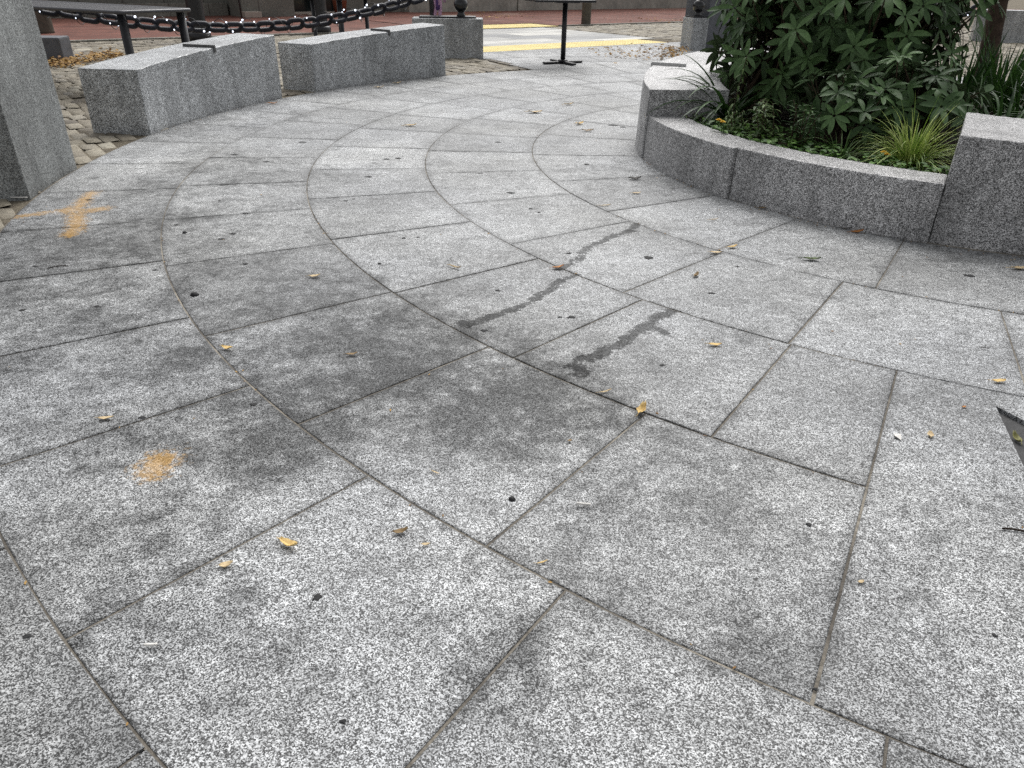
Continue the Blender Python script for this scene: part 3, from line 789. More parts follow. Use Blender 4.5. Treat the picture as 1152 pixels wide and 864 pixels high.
# ------------------------------------------------------------------ tables
def leg_bm(x, y, h, r=.024, splay=0.0):
    mb = MB(); tube(mb, [(x, y, h), (x + splay * x, y + splay * y, 0)], r, 12); return mb
def mesh_table(N, yaw, a, b, ztop, label, legr=.03):
    """table with its near corner at N, one side a along yaw, the other b a quarter turn clockwise"""
    root = thing('mesh_table', Vector((N.x, N.y, 0)), label, 'table', 'dark metal cafe tables behind the benches')
    t = R_(yaw); e1 = Vector((math.cos(t), math.sin(t), 0)); e2 = Vector((math.sin(t), -math.cos(t), 0))
    M4 = Matrix(((e1.x, e2.x, 0, 0), (e1.y, e2.y, 0, 0), (0, 0, 1, 0), (0, 0, 0, 1)))
    def put(mb, nm, mat, sm=False):
        mb_o = mb.build(nm, mat, root, sm); mb_o.data.transform(M4); return mb_o
    # woven top: bars crossing
    mb = MB(); zt = ztop - .012
    for k in range(1, int(a / .018)):
        x = k * .018; mb.add([(x - .0055, .01, zt + .004), (x + .0055, .01, zt + .004), (x + .0055, b - .01, zt + .004), (x - .0055, b - .01, zt + .004)], [(0, 1, 2, 3)])
    for k in range(1, int(b / .018)):
        y = k * .018; mb.add([(.01, y - .0055, zt), (a - .01, y - .0055, zt), (a - .01, y + .0055, zt), (.01, y + .0055, zt)], [(0, 1, 2, 3)])
    o = put(mb, 'tabletop', M['mesh'])
    md = o.modifiers.new('thickness', 'SOLIDIFY'); md.thickness = .003
    mb = MB(); r = .04; pts = []
    for cx, cy, q0 in ((a - r, b - r, 0), (r, b - r, 90), (r, r, 180), (a - r, r, 270)):
        for i in range(5): q = R_(q0 + 90 * i / 4); pts.append((cx + r * math.cos(q), cy + r * math.sin(q), ztop - .014))
    pts.append(pts[0]); tube(mb, pts, .016, 8, False); put(mb, 'rim', M['rail'], True)
    for x in (.07, a - .07):
        for y in (.07, b - .07):
            mb = MB(); tube(mb, [(x, y, ztop - .02), (x, y, .02), (x, y, 0)], [legr, legr, legr * 1.1], 12); put(mb, 'leg', M['black'], True)
    return root
zt = 1.1 * K
mesh_table(G(133, 12, zt), 151, 3.9 * K, 1.15 * K, zt, 'dark grey mesh-topped metal table with black legs behind the nearest bench', .038)
N2 = at_depth(386, 40, 11.4); mesh_table(Vector((N2.x, N2.y, 0)), 149, .66, .66, zt + .01, 'black metal table behind the second bench, only its legs in view', .028)

pt = G(633, 71.5); root = thing('pedestal_table', pt, 'black pedestal table on a cross foot standing in the open plaza before the yellow strip', 'table')
mb = MB(); tube(mb, [(0, 0, .03), (0, 0, .745)], .033, 16); mb.build('column', M['black'], root, True)
for q in (28, 118):
    f = from_bm(box_bm(.60, .055, .026, (0, 0, .004 if q < 90 else .0065), R_(q), .006), 'foot', M['black'], root)
mb = MB(); lathe(mb, [(.07, .028), (.065, .045), (.036, .055)], 18); mb.build('hub', M['black'], root, True)
o = from_bm(box_bm(.80, .76, .028, (-.10, .0, .745), R_(14), .006), 'tabletop', M['black'], root)
o = from_bm(box_bm(.3, .3, .012, (0, 0, .732), R_(14), .002), 'mounting_plate', M['black'], root)

# ------------------------------------------------------------------ building and things along it
bw = thing('building', US(5, 21.3), 'weathered granite building base along the far side of the brick sidewalk', 'building'); bw.rotation_euler.z = STREET_ROT
def bpart(nm, u0, u1, s0, s1, z0, z1, mat, par=bw, bev=.012):
    o = from_bm(box_bm(u1 - u0, s1 - s0, z1 - z0, ((u0 + u1) / 2 - 5, (s0 + s1) / 2 - 21.3, z0), 0, bev), nm, mat, par); return o
bpart('wall', -16, 8.5, 21.3, 21.9, -.03, 3.4, M['wall'])
bpart('plinth', -16, 6.9, 20.95, 21.29, -.03, .30, M['wall'])
bpart('pilaster', 6.95, 8.3, 20.05, 21.28, -.03, 3.35, M['wall'])
bpart('wall', 10.2, 16.2, 21.3, 21.9, -.03, 3.4, M['wall'])
bpart('wall', 16.25, 40, 21.25, 21.85, -.03, 3.4, M['concrete'])
bpart('ledge', 12.2, 16.2, 20.96, 21.28, -.03, .34, M['concrete'])
bpart('ledge', 16.3, 40, 21.02, 21.24, -.03, .42, M['concrete'])
bpart('lintel', 8.52, 10.18, 21.3, 21.9, 2.4, 3.4, M['wall'])
dr = bpart('door', 8.52, 10.18, 21.62, 21.70, -.02, 2.39, M['glass'])
bpart('doorstep', 8.55, 10.15, 20.9, 21.6, -.03, .05, M['palebase'])
tp = US(9.85, 20.65, .016); root = thing('plant_pot', tp, 'terracotta plant pot standing by the dark doorway', 'plant pot')
mb = MB(); lathe(mb, [(.15, 0), (.21, .42), (.225, .43), (.235, .52), (.20, .52), (.185, .44), (.02, .43)], 24); mb.build('pot', M['terracotta'], root, True)
mb = MB(); lathe(mb, [(.19, .445), (.12, .47), (.01, .48)], 20); mb.build('soil', M['soil'], root, True)
tp = US(8.9, 20.3, .016); root = thing('sign_stand', tp, 'slim blue stand on a pale round foot before the dark doorway', 'stand')
mb = MB(); lathe(mb, [(.17, 0), (.17, .03), (.06, .05), (.03, .07)], 20); mb.build('foot', M['palebase'], root, True)
mb = MB(); tube(mb, [(0, 0, .06), (0, 0, .5), (0, 0, 1.1)], .026, 10); mb.build('pole', M['blue'], root, True)
sp = G(273, 25); root = thing('stake', sp, 'thin black stake leaning against nothing in front of the granite pilaster', 'stake')
root['label'] = 'thin black stake standing upright in front of the granite pilaster'
mb = MB(); tube(mb, [(0, 0, 0), (-.03, 0, 1.0)], .018, 8); mb.build('rod', M['black'], root, True)
mb = MB(); lathe(mb, [(.05, 0), (.05, .015), (.02, .025)], 12); mb.build('foot', M['black'], root, True)
pb = G(282, 20.5); o = from_bm(box_bm(.42, .3, .13, (0, 0, 0), 0, .012), 'concrete_footing', M['palebase']); o.location = Vector((pb.x, pb.y + .1, .013)); o.rotation_euler.z = STREET_ROT
tag(o, 'low pale concrete footing at the foot of the granite pilaster', 'footing')
sb = (G(551, 12.3) + G(564, 13.2)) / 2; root = thing('notice_board', Vector((sb.x, sb.y, .016)), 'black board on two thin legs near the far wall, left of the pedestal table', 'board')
for x in (-.22, .22):
    mb = MB(); tube(mb, [(x, 0, 0), (x, 0, .5)], .022, 8); mb.build('leg', M['black'], root, True)
from_bm(box_bm(.78, .05, .75, (0, 0, .33), 0, .006), 'panel', M['black'], root); root.rotation_euler.z = STREET_ROT * .6

# ------------------------------------------------------------------ plants
def leaf_strip(mb, base, d, n, L, W, droop, tone, seg=4, fold=.25, shape='ell'):
    """one leaf blade: grows from base along d, n = its upper side; droop bends it down over its length"""
    d = d.normalized(); sd = d.cross(n)
    if sd.length < 1e-4: sd = d.orthogonal()
    sd.normalize(); vs = []; p = Vector(base); dd = d.copy(); st = L / seg
    for i in range(seg + 1):
        f = i / seg
        if shape == 'ell': w = W * (.28 if i == 0 else .16 if i == seg else (.70, .98, 1.0, .80, .6)[min(4, int(f * 5 - .2))])
        elif shape == 'strap': w = W * (1 - f ** 2.2) * (.75 + .25 * min(1, f * 6)) + W * .02
        else: w = W * (1 - f) + .0004
        up = sd.cross(dd).normalized()
        vs += [p - sd * w / 2 + up * (fold * w), p.copy(), p + sd * w / 2 + up * (fold * w)]
        dd = (dd + Vector((0, 0, -droop / seg))).normalized(); p = p + dd * st
    fs = []
    for i in range(seg):
        a = i * 3; fs += [(a, a + 1, a + 4, a + 3), (a + 1, a + 2, a + 5, a + 4)]
    mb.add(vs, fs, tone=tone)

def whorl(mb, tip, n, nl, L, tone, spread=1.0):
    n = n.normalized(); a = n.orthogonal().normalized(); b = n.cross(a); q0 = random.uniform(0, 6.28)
    for k in range(nl):
        q = q0 + 6.283 * k / nl + random.uniform(-.3, .3); e = random.uniform(.05, .6)
        d = (a * math.cos(q) + b * math.sin(q)) * spread + n * e
        l = L * random.uniform(.7, 1.15)
        leaf_strip(mb, tip + d * .008, d, n, l, l * random.uniform(.25, .32), random.uniform(.2, .95), min(1, max(0, tone + random.gauss(0, .15))), 5, .14)

def rhododendron(loc, rx, ry, z0, z1, count, label, seed, Lf=.125, yoff=0):
    random.seed(seed); root = thing('rhododendron', loc, label, 'shrub', 'rhododendrons in the planter')
    fo = MB(); st = MB(); zc = (z0 + z1) / 2; rz = (z1 - z0) / 2
    for i in range(count):
        while True:
            v = Vector((random.gauss(0, 1), random.gauss(0, 1), random.gauss(0, 1))).normalized()
            if v.z > -.85: break
        rr = random.uniform(.55, 1.02) if random.random() < .85 else random.uniform(.3, .6)
        lump = 1 + .16 * math.sin(3.1 * v.x + 2.3 * v.z + seed) + .10 * math.sin(6.3 * v.y + 4.1 * v.z)
        tip = Vector((v.x * rx, v.y * ry, v.z * rz)) * rr * lump + Vector((0, 0, zc))
        tip.z = max(tip.z, .10 + random.uniform(0, .15))
        n = (v + Vector((0, 0, .55 + random.uniform(-.3, .4))) + Vector((random.gauss(0, .25), random.gauss(0, .25), 0))).normalized()
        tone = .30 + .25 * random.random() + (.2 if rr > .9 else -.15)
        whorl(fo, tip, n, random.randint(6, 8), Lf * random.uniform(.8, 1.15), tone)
        if random.random() < .20 and v.x > -.5:
            b0 = Vector((random.uniform(-.15, .15), random.uniform(-.15, .15), 0)); md = b0.lerp(tip, .55) + Vector((0, 0, -.06)) + Vector((random.gauss(0, .05), random.gauss(0, .05), 0))
            tube(st, [b0, b0.lerp(md, .5) + Vector((0, 0, .05)), md, tip], [.016, .012, .008, .004], 5, False)
        else:
            tube(st, [tip - n * .22 - v * .05, tip - n * .08, tip], [.006, .004, .003], 4, False)
    fo.build('foliage', M['rhodo'], root, True); st.build('stem', M['stem'], root, True)
    return root
Zs = .36 * K
b1 = pol(160, 1.15, .34)
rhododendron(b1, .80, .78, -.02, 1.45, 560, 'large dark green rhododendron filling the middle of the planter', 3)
rhododendron(pol(168, 2.0, .34), .40, .42, .02, 1.25, 170, 'narrow dark rhododendron leaning over the high seat block of the planter', 9, .12)
rhododendron(pol(120, 1.9, .34), .50, .42, .0, 1.2, 150, 'dark rhododendron at the back of the planter, behind the large one', 5, .12)
rhododendron(pol(105, 1.5, .34), .40, .40, .1, 1.1, 90, 'thin open rhododendron at the rear of the large one, gaps showing through', 16, .12)
rhododendron(pol(212, 1.9, .34), .34, .30, -.02, .40, 60, 'small low rhododendron sprawling at the foot of the large one near the low wall', 14, .10)
rhododendron(pol(226, 1.55, .34), .36, .30, -.02, .50, 70, 'small dark rhododendron behind the lime grass tuft', 15, .11)

def strap_plant(loc, n, L, W, lean, label, seed, mat='strap', name='strap_leaf_plant', group='strap-leaved plants in the planter', spread=.05, droop=(.7, 1.6), elev=(.5, 1.3), bias=None, cat='plant', seg=9):
    random.seed(seed); root = thing(name, loc, label, cat, group); mb = MB()
    for i in range(n):
        q = random.uniform(0, 6.283)
        d = Vector((math.cos(q), math.sin(q), 0)); 
        if bias is not None and random.random() < .55: d = (d * .7 + bias).normalized()
        el = random.uniform(*elev); b = d * random.uniform(0, spread)
        dd = d * math.cos(el) + Vector((0, 0, math.sin(el)))
        l = L * random.uniform(.6, 1.1); w = W * random.uniform(.7, 1.1)
        leaf_strip(mb, b, dd, Vector((0, 0, 1)) - d * .2, l, w, random.uniform(*droop), random.random() ** 1.3, seg, .2, 'strap')
    mb.build('leaf_blades', M[mat], root, True); return root
strap_plant(pol(182, 2.36, .34), 44, .60, .036, None, 'arching dark strap-leaved plant spilling over the high seat block', 21, bias=Vector((-.9, -.05, 0)), elev=(.75, 1.25), droop=(1.5, 2.6))
strap_plant(pol(300, .9, .34), 70, .62, .026, None, 'broad mass of dark strap leaves behind the end block of the planter', 22, bias=Vector((-.4, .3, 0)), elev=(.5, 1.4), droop=(.9, 1.9), spread=.16)
strap_plant(pol(10, 1.2, .34), 60, .66, .028, None, 'tall strap-leaved plant at the right edge beside the tree trunk', 23, elev=(.8, 1.45), droop=(.6, 1.6), spread=.15)
strap_plant(pol(52, 1.7, .34), 40, .46, .024, None, 'upright dark blades rising left of the tree trunk', 24, elev=(.95, 1.5), droop=(.3, 1.1), spread=.14)
strap_plant(pol(255, 1.25, .34), 60, .50, .020, None, 'strap-leaved plant between the lime grass tuft and the end block', 25, elev=(.5, 1.35), droop=(1.0, 2.1), spread=.12)
strap_plant(pol(320, .5, .34), 60, .46, .024, None, 'dense dark strap leaves between the large rhododendron and the tree trunk', 27, elev=(.7, 1.45), droop=(.6, 1.6), spread=.16)
strap_plant(pol(65, .9, .34), 56, .54, .024, None, 'upright strap-leaved plant directly right of the large rhododendron', 28, elev=(.8, 1.5), droop=(.4, 1.3), spread=.15)
strap_plant(pol(285, 1.6, .34), 60, .52, .022, None, 'low strap-leaved mass just behind the top of the end block', 29, elev=(.5, 1.4), droop=(.8, 1.8), spread=.15)
strap_plant(pol(345, 1.1, .34), 80, .56, .024, None, 'dense dark strap leaves in front of the tree trunk base', 35, elev=(.6, 1.45), droop=(.7, 1.7), spread=.18)
strap_plant(pol(300, 1.75, .34), 80, .50, .022, None, 'strap leaves nodding over the top edge of the end block', 36, elev=(.5, 1.4), droop=(.9, 1.9), spread=.18)
strap_plant(pol(45, 1.15, .34), 70, .66, .024, None, 'tall upright blades between the rhododendron and the tree trunk', 37, elev=(1.0, 1.5), droop=(.4, 1.2), spread=.16)
strap_plant(pol(15, 2.2, .34), 50, .7, .028, None, 'strap-leaved plant at the far right of the planter wall', 26, elev=(.7, 1.45), droop=(.6, 1.5), spread=.14)
strap_plant(pol(233, 2.30, .33), 260, .34, .0085, None, 'bright lime green grass tuft spilling towards the end block', 31, 'lime', 'grass_tuft', None, .07, (.9, 2.4), (.55, 1.5), None, 'grass', 8)
strap_plant(pol(222, 2.5, .33), 70, .24, .006, None, 'small sparse green grass tuft left of the lime one along the low wall', 32, 'weed', 'grass_tuft', None, .06, (.8, 2.2), (.4, 1.4), None, 'grass', 7)
strap_plant(pol(186.5, 2.5, .33), 26, .28, .005, None, 'thin wiry grass in the corner between seat block and low wall', 33, 'weed', 'grass_tuft', None, .05, (1.0, 2.4), (.4, 1.3), None, 'grass', 7)

def weed_stalk(loc, h, n, Ll, label, seed, droop=(.8, 1.8), lean=(0, 0), mat='weed', stems=1, name='leafy_weed'):
    random.seed(seed); root = thing(name, loc, label, 'plant', 'leafy weeds along the low wall'); st = MB(); lf = MB()
    for s_ in range(stems):
        bx, by = random.gauss(0, .03 * (stems > 1)), random.gauss(0, .03 * (stems > 1)); lx, ly = lean[0] + random.gauss(0, .05 * (stems > 1)), lean[1] + random.gauss(0, .05 * (stems > 1))
        hh = h * random.uniform(.75, 1.05); pts = [Vector((bx + lx * f * f, by + ly * f * f, hh * f)) for f in (0, .25, .5, .75, 1)]
        tube(st, pts, [.004, .0035, .003, .0025, .0015], 5)
        for i in range(n):
            f = (i + .5) / n; k = min(3, int(f * 4)); p = pts[k].lerp(pts[k + 1], f * 4 - k); q = i * 2.4 + random.uniform(-.4, .4)
            d = Vector((math.cos(q), math.sin(q), random.uniform(.1, .7))); l = Ll * random.uniform(.6, 1.1) * (1 - .35 * f)
            leaf_strip(lf, p, d, Vector((0, 0, 1)), l, l * .22, random.uniform(*droop), random.random(), 4, .15)
    st.build('stem', M['stem'], root, True); lf.build('leaves', M[mat], root, True); return root
weed_stalk(pol(191, 2.5, .34), .46, 34, .075, 'tall leafy weed stalk by the yellow flower at the low wall', 41, (1.2, 2.4), (.03, -.02))
weed_stalk(pol(204, 2.55, .34), .24, 22, .085, 'bushy low weed with narrow leaves behind the low wall joint', 42, (.5, 1.4), (0, 0), 'weed', 9)
weed_stalk(pol(197, 2.62, .34), .15, 16, .06, 'low trailing weed hanging over the low wall beside the joint', 43, (1.2, 2.6), (-.03, -.03), 'weed', 8)
weed_stalk(pol(212, 2.45, .34), .24, 18, .085, 'dark feathery weed at the middle of the low wall', 44, (.4, 1.2), (0, 0), 'strap', 8)
weed_stalk(pol(185, 2.72, .36), .07, 10, .06, 'small green weed in the corner against the high seat block', 45, (.8, 1.8), (0, 0), 'weed', 5)

def flower(px, py, z, n, label, seed):
    random.seed(seed); top = G(px, py, z); base = top + Vector((.03, .03, 0)); base.z = Zs - .02
    root = thing('yellow_flower', base, label, 'flower', 'small yellow flowers behind the low wall')
    stm = MB()
    for k in range(n):
        tip = top - base + Vector((random.uniform(-.012, .012) + k * .028, random.uniform(-.01, .01), -k * .012)); tube(stm, [(0, 0, 0), tip * .5 + Vector((.01, 0, .01)), tip], [.003, .0025, .002], 5)
        bl = MB()
        for ring, (m, L) in enumerate(((9, .019), (7, .014), (5, .009))):
            for j in range(m):
                q = j * 6.283 / m + ring * .4; d = Vector((math.cos(q), math.sin(q) - .25, .2 + ring * .5)); leaf_strip(bl, tip, d, Vector((0, 0, 1)), L, L * .75, .2, .5, 3, .1)
        bl.build('blossom', M['petal'], root, True)
    stm.build('stem', M['weed'], root, True)
    lv = MB()
    for j in range(14):
        q = random.uniform(0, 6.28); leaf_strip(lv, Vector((0, 0, random.uniform(0, .06))), Vector((math.cos(q), math.sin(q), .7)), Vector((0, 0, 1)), .07, .022, 1.0, random.random(), 4, .15)
    lv.build('leaves', M['cover'], root, True)
flower(810, 135, .34, 2, 'yellow flower pair on a thin stalk by the tall weed', 51)
flower(991, 171, .30, 2, 'yellow flowers at the foot of the lime grass tuft', 52)

# low ground cover behind the wall: uncountable
random.seed(61); gc = MB()
for i in range(900):
    th = random.uniform(186, 240); r = 2.80 - abs(random.gauss(0, .35))
    if r < .3: continue
    p = pol(th, r, .34); q = random.uniform(0, 6.28); l = random.uniform(.022, .05); p.z += random.uniform(0, .05)
    leaf_strip(gc, p, Vector((math.cos(q), math.sin(q), random.uniform(.1, .8))), Vector((0, 0, 1)), l, l * .75, .6, random.random() * (1 if r > 2.3 else .4), 3, .12)
tag(gc.build('ground_cover', M['cover'], smooth=True), 'low leafy ground cover on the planter soil behind the low wall', 'ground cover', kind='stuff')

# tree: trunk seen, crown above the frame shades the planter
random.seed(71); tb = pol(57, 2.45, .30); root = thing('tree', tb, 'slim dark-barked tree in the planter, its trunk rising at upper right', 'tree')
mb = MB(); rp_ = [(-.03, 0, -.1), (-.03, 0, .0), (-.05, .0, .35), (-.09, .02, .8), (-.06, .03, 1.6), (.0, .02, 2.4), (.04, .0, 3.1)]
tube(mb, rp_, [.10, .085, .072, .064, .056, .045, .03], 12)
limbs = []
for i in range(14):
    b0 = Vector((.09, .02, random.uniform(2.2, 3.0))); q = i * 2.4; tip = b0 + Vector((math.cos(q) * random.uniform(.7, 1.5), math.sin(q) * random.uniform(.7, 1.5), random.uniform(.3, 1.3)))
    mdp = b0.lerp(tip, .5) + Vector((0, 0, -.1)); tube(mb, [b0, mdp, tip], [.028, .018, .008], 6); limbs += [(mdp, tip)]
mb.build('trunk', M['bark'], root, True)
mb = MB()
for a, b in limbs:
    for k in range(70):
        p = a.lerp(b, random.uniform(.1, 1.15)) + Vector((random.gauss(0, .24), random.gauss(0, .24), random.gauss(0, .2)))
        d = Vector((random.gauss(0, 1), random.gauss(0, 1), random.gauss(-.2, .5))); l = random.uniform(.06, .10)
        leaf_strip(mb, p, d, Vector((0, 0, 1)), l, l * .5, .4, random.random(), 2, .1)
mb.build('crown', M['crown'], root, True)

# ------------------------------------------------------------------ things lying on the paving
def fallen(px, py, size, yaw, curl, mat, label, shape='leaf', z=.004, seed=None):
    p = G(px, py); p.z = z; random.seed(int(px * 31 + py)); mb = MB()
    L = size; n = 7; W = L * {'leaf': .42, 'sliver': .16, 'wide': .62}[shape]; vs = []; fs = []
    for i in range(n + 1):
        f = i / n; w = W / 2 * math.sin(math.pi * min(.97, max(.05, f * .95 + .03))) ** .7 * random.uniform(.8, 1.1)
        x = L * (f - .5); zc = curl * L * (2 * f - 1) ** 2 * (1 if f > .5 else .5) + random.uniform(0, .03) * L
        c = curl * L * .5
        vs += [(x, -w, zc + c * 1.3 * random.uniform(.5, 1.1)), (x, -w * .4, zc + c * .25), (x, w * .35, zc), (x, w, zc + c * random.uniform(.6, 1.2))]
    for i in range(n):
        for k in range(3): a = i * 4 + k; fs.append((a, a + 4, a + 5, a + 1))
    mb.add(vs, fs)
    tube(mb, [(-L * .5, 0, curl * L * .5 + .001), (-L * .66, L * .04, .003), (-L * .8, L * .1, .002)], L * .018, 5)
    o = mb.build('fallen_leaf', M[mat], None, True); o.location = p; o.rotation_euler = (random.uniform(-.1, .1), random.uniform(-.06, .06), yaw)
    md = o.modifiers.new('thickness', 'SOLIDIFY'); md.thickness = .0007
    tag(o, label, 'leaf', 'leaves fallen on the paving'); return o
LV = [(325, 615, .048, -.5, .35, 'leaf_yellow', 'large curled yellow leaf lower left, on the slab before the lower joint', 'leaf'),
      (255, 637, .026, .3, .25, 'leaf_tan', 'small tan leaf beside the joint left of the large curled yellow leaf', 'wide'),
      (120, 472, .040, .1, .15, 'leaf_tan', 'flat tan leaf on a left slab above the orange rust spot', 'leaf'),
      (256, 393, .040, -.3, .25, 'leaf_yellow', 'yellow leaf just right of the second curved joint from the left', 'leaf'),
      (396, 400, .035, .2, .2, 'leaf_brown', 'brown-yellow leaf at the top of the broad dark stain', 'leaf'),
      (354, 312, .045, .1, .2, 'leaf_tan', 'tan leaf lying between the two left curved joints', 'leaf'),
      (512, 302, .060, -.6, .2, 'leaf_tan', 'twisted tan leaf above the pair of wet streaks', 'sliver'),
      (628, 302, .048, .3, .2, 'leaf_orange', 'orange-brown leaf on the joint between the two halves of the wet streak', 'leaf'),
      (721, 464, .044, 1.1, .45, 'leaf_yellow', 'upright curled yellow leaf where two joints meet in the middle', 'wide'),
      (681, 442, .038, .4, .15, 'leaf_tan', 'thin tan leaf sliver on the curved joint below the wet streak', 'sliver'),
      (804, 389, .042, .0, .15, 'leaf_yellow', 'pale yellow leaf alone on the slab right of the wet streak', 'leaf'),
      (913, 293, .070, -.1, .2, 'leaf_green', 'dull green sprig-like leaf near the planter wall', 'leaf'),
      (824, 279, .050, .5, .2, 'leaf_yellow', 'yellow-tan leaf on the joint in front of the low planter wall', 'leaf'),
      (805, 285, .050, .1, .1, 'leaf_tan', 'flat tan leaf just left of the joint before the planter wall', 'leaf'),
      (783, 311, .040, 1.0, .3, 'leaf_brown', 'dark brown leaf below the tan ones in front of the planter', 'leaf'),
      (964, 262, .060, .1, .2, 'leaf_orange', 'orange-brown leaf against the foot of the planter wall', 'leaf'),
      (951, 258, .060, .1, .1, 'leaf_dark', 'blackened leaf against the foot of the planter wall', 'sliver'),
      (1146, 303, .07, .1, .15, 'leaf_tan', 'tan leaf at the right edge before the end block', 'leaf'),
      (1123, 430, .042, .1, .15, 'leaf_yellow', 'yellow leaf at the right edge above the dark sunken corner', 'leaf'),
      (1046, 491, .026, 1.2, .3, 'leaf_tan', 'small pale tan leaf left of the dark sunken corner', 'wide'),
      (1107, 393, .032, -.3, .15, 'leaf_dark', 'dark leaf scrap on the right slab above the yellow leaf', 'sliver'),
      (1084, 459, .012, .4, .2, 'leaf_orange', 'tiny orange leaf scrap left of the sunken corner tip', 'wide'),
      (451, 600, .032, .2, .3, 'leaf_brown', 'dull brown leaf beside a tiny tan scrap in the lower middle slab', 'leaf'),
      (479, 614, .018, .1, .2, 'leaf_tan', 'tiny tan leaf scrap right of the dull brown leaf', 'leaf'),
      (610, 634, .024, .4, .1, 'leaf_yellow', 'yellowish leaf sliver near the joint at bottom centre', 'sliver'),
      (490, 533, .026, -.6, .1, 'leaf_tan', 'pale leaf fragment below the broad dark stain', 'sliver'),
      (968, 656, .012, .3, .2, 'leaf_tan', 'tiny pale leaf scrap just right of the long straight joint', 'wide'),
      (462, 142, .090, .1, .15, 'leaf_yellow', 'tan-yellow leaf far up between the curved joints, before the benches', 'leaf'),
      (307, 117, .080, .3, .2, 'leaf_orange', 'orange leaf at the far foot of the nearest bench', 'leaf'),
      (602, 127, .12, .2, .15, 'leaf_tan', 'wide tan leaf in the far middle of the plaza', 'wide'),
      (640, 118, .085, .2, .2, 'leaf_yellow', 'yellow leaf behind the wide tan one in the far plaza', 'leaf'),
      (652, 140, .075, .6, .25, 'leaf_yellow', 'yellow leaf on the innermost curved joint in the far plaza', 'wide'),
      (661, 148, .090, .0, .2, 'leaf_brown', 'brown leaf just below a yellow one near the planter corner', 'leaf'),
      (714, 202, .075, .1, .2, 'leaf_dark', 'blackened leaf in front of the curved corner of the planter', 'leaf'),
      (716, 218, .050, .1, .1, 'leaf_tan', 'faint tan leaf below the blackened one by the planter corner', 'leaf'),
      (681, 232, .060, .1, .1, 'leaf_tan', 'pale leaf on the innermost curved joint above the wet streak', 'sliver'),
      (803, 248, .045, .2, .15, 'leaf_tan', 'pale tan leaf on the slab nearest the wall joint of the planter', 'sliver'),
      (858, 235, .05, .2, .2, 'leaf_brown', 'brown leaf at the wall foot just right of the planter wall joint', 'leaf'),
      (427, 99, .09, .1, .2, 'leaf_tan', 'pale tan leaf at the foot of the second bench', 'leaf'),
      (447, 94, .08, .4, .2, 'leaf_tan', 'second pale leaf at the foot of the second bench, nearer the gate', 'leaf'),
      (641, 497, .012, .4, .2, 'leaf_brown', 'tiny brown leaf scrap left of the short dark joint', 'wide'),
      (1145, 492, .040, 1.5, .4, 'leaf_olive', 'curled olive leaf lying inside the dark sunken corner', 'leaf')]
for px, py, sz, yaw, cu, mt, lab, shp in LV:
    fallen(px, py, sz, yaw, cu * .72, mt, lab, shp, -.008 if 'inside the dark' in lab else .004)

def butt(px, py, L, yaw, label, filt=True):
    p = G(px, py); p.z = .007; root = thing('cigarette_butt', p, label, 'cigarette butt', 'cigarette ends on the paving'); root.rotation_euler.z = yaw
    mb = MB(); tube(mb, [(-L / 2, 0, 0), (L * .5, .0005, 0)], .0028, 10); mb.build('paper', M['paper'], root, True)
    mb = MB(); tube(mb, [(L * .5, .0005, 0), (L * .72, .001, 0)], .0029, 10); mb.build('filter', M['filter'] if filt else M['paper'], root, True)
butt(655, 569.5, .026, -.15, 'white cigarette butt on the slab right of the short dark joint', False)
butt(169, 728.5, .018, .05, 'short white cigarette butt at lower left near the curved joint', False)
butt(20, 223.5, .07, .02, 'pale cigarette end on the cobbles at the foot of the tall pier', False)
# crumpled scrap
mb = MB(); random.seed(5); vs = [(random.uniform(-.5, .5) * .022, random.uniform(-.5, .5) * .03, random.uniform(.0, .007)) for _ in range(9)]
bm = bmesh.new(); [bm.verts.new(v) for v in vs]; bmesh.ops.convex_hull(bm, input=bm.verts); o = from_bm(bm, 'paper_scrap', M['paper']); q = G(1010, 493); o.location = (q.x, q.y, .002)
tag(o, 'crumpled white paper scrap on the right-hand slab', 'paper scrap')
def twig(pts, r, label):
    c = G(*pts[0]); c.z = 0; mb = MB(); tube(mb, [G(*p) - c + Vector((0, 0, .004 + .001 * (i % 2))) for i, p in enumerate(pts)], r, 6)
    o = mb.build('twig', M['twig'], None, True); o.location = c; tag(o, label, 'twig', 'twigs on the paving')
twig([(1127, 596), (1138, 597), (1156, 600)], .0024, 'dark twig at the right edge below the sunken corner')
twig([(53, 303), (66, 300.5), (77, 300)], .0022, 'dark thin twig on the left slabs below the orange star-shaped rust mark')
def lump(px, py, sx, sy, h, label, seed):
    random.seed(seed); bm = bmesh.new(); bmesh.ops.create_icosphere(bm, subdivisions=2, radius=1)
    for v in bm.verts:
        k = random.uniform(.75, 1.2); v.co = Vector((v.co.x * sx * k, v.co.y * sy * k, max(-.2, v.co.z) * h * random.uniform(.7, 1.1)))
    o = from_bm(bm, 'dark_lump', M['gum'], None, True); q = G(px, py); o.location = (q.x, q.y, .001)
    tag(o, label, 'dirt lump', 'dark lumps on the paving')
lump(219, 332, .015, .013, .012, 'black lump just right of the second curved joint at left', 1)
lump(576, 562, .008, .007, .007, 'small black lump above the short dark joint at bottom centre', 2)
lump(208, 262, .010, .009, .008, 'small black lump among gum spots at the left, right of the curved joint', 3)
lump(427, 297, .008, .008, .004, 'tiny black lump near the third curved joint', 4)
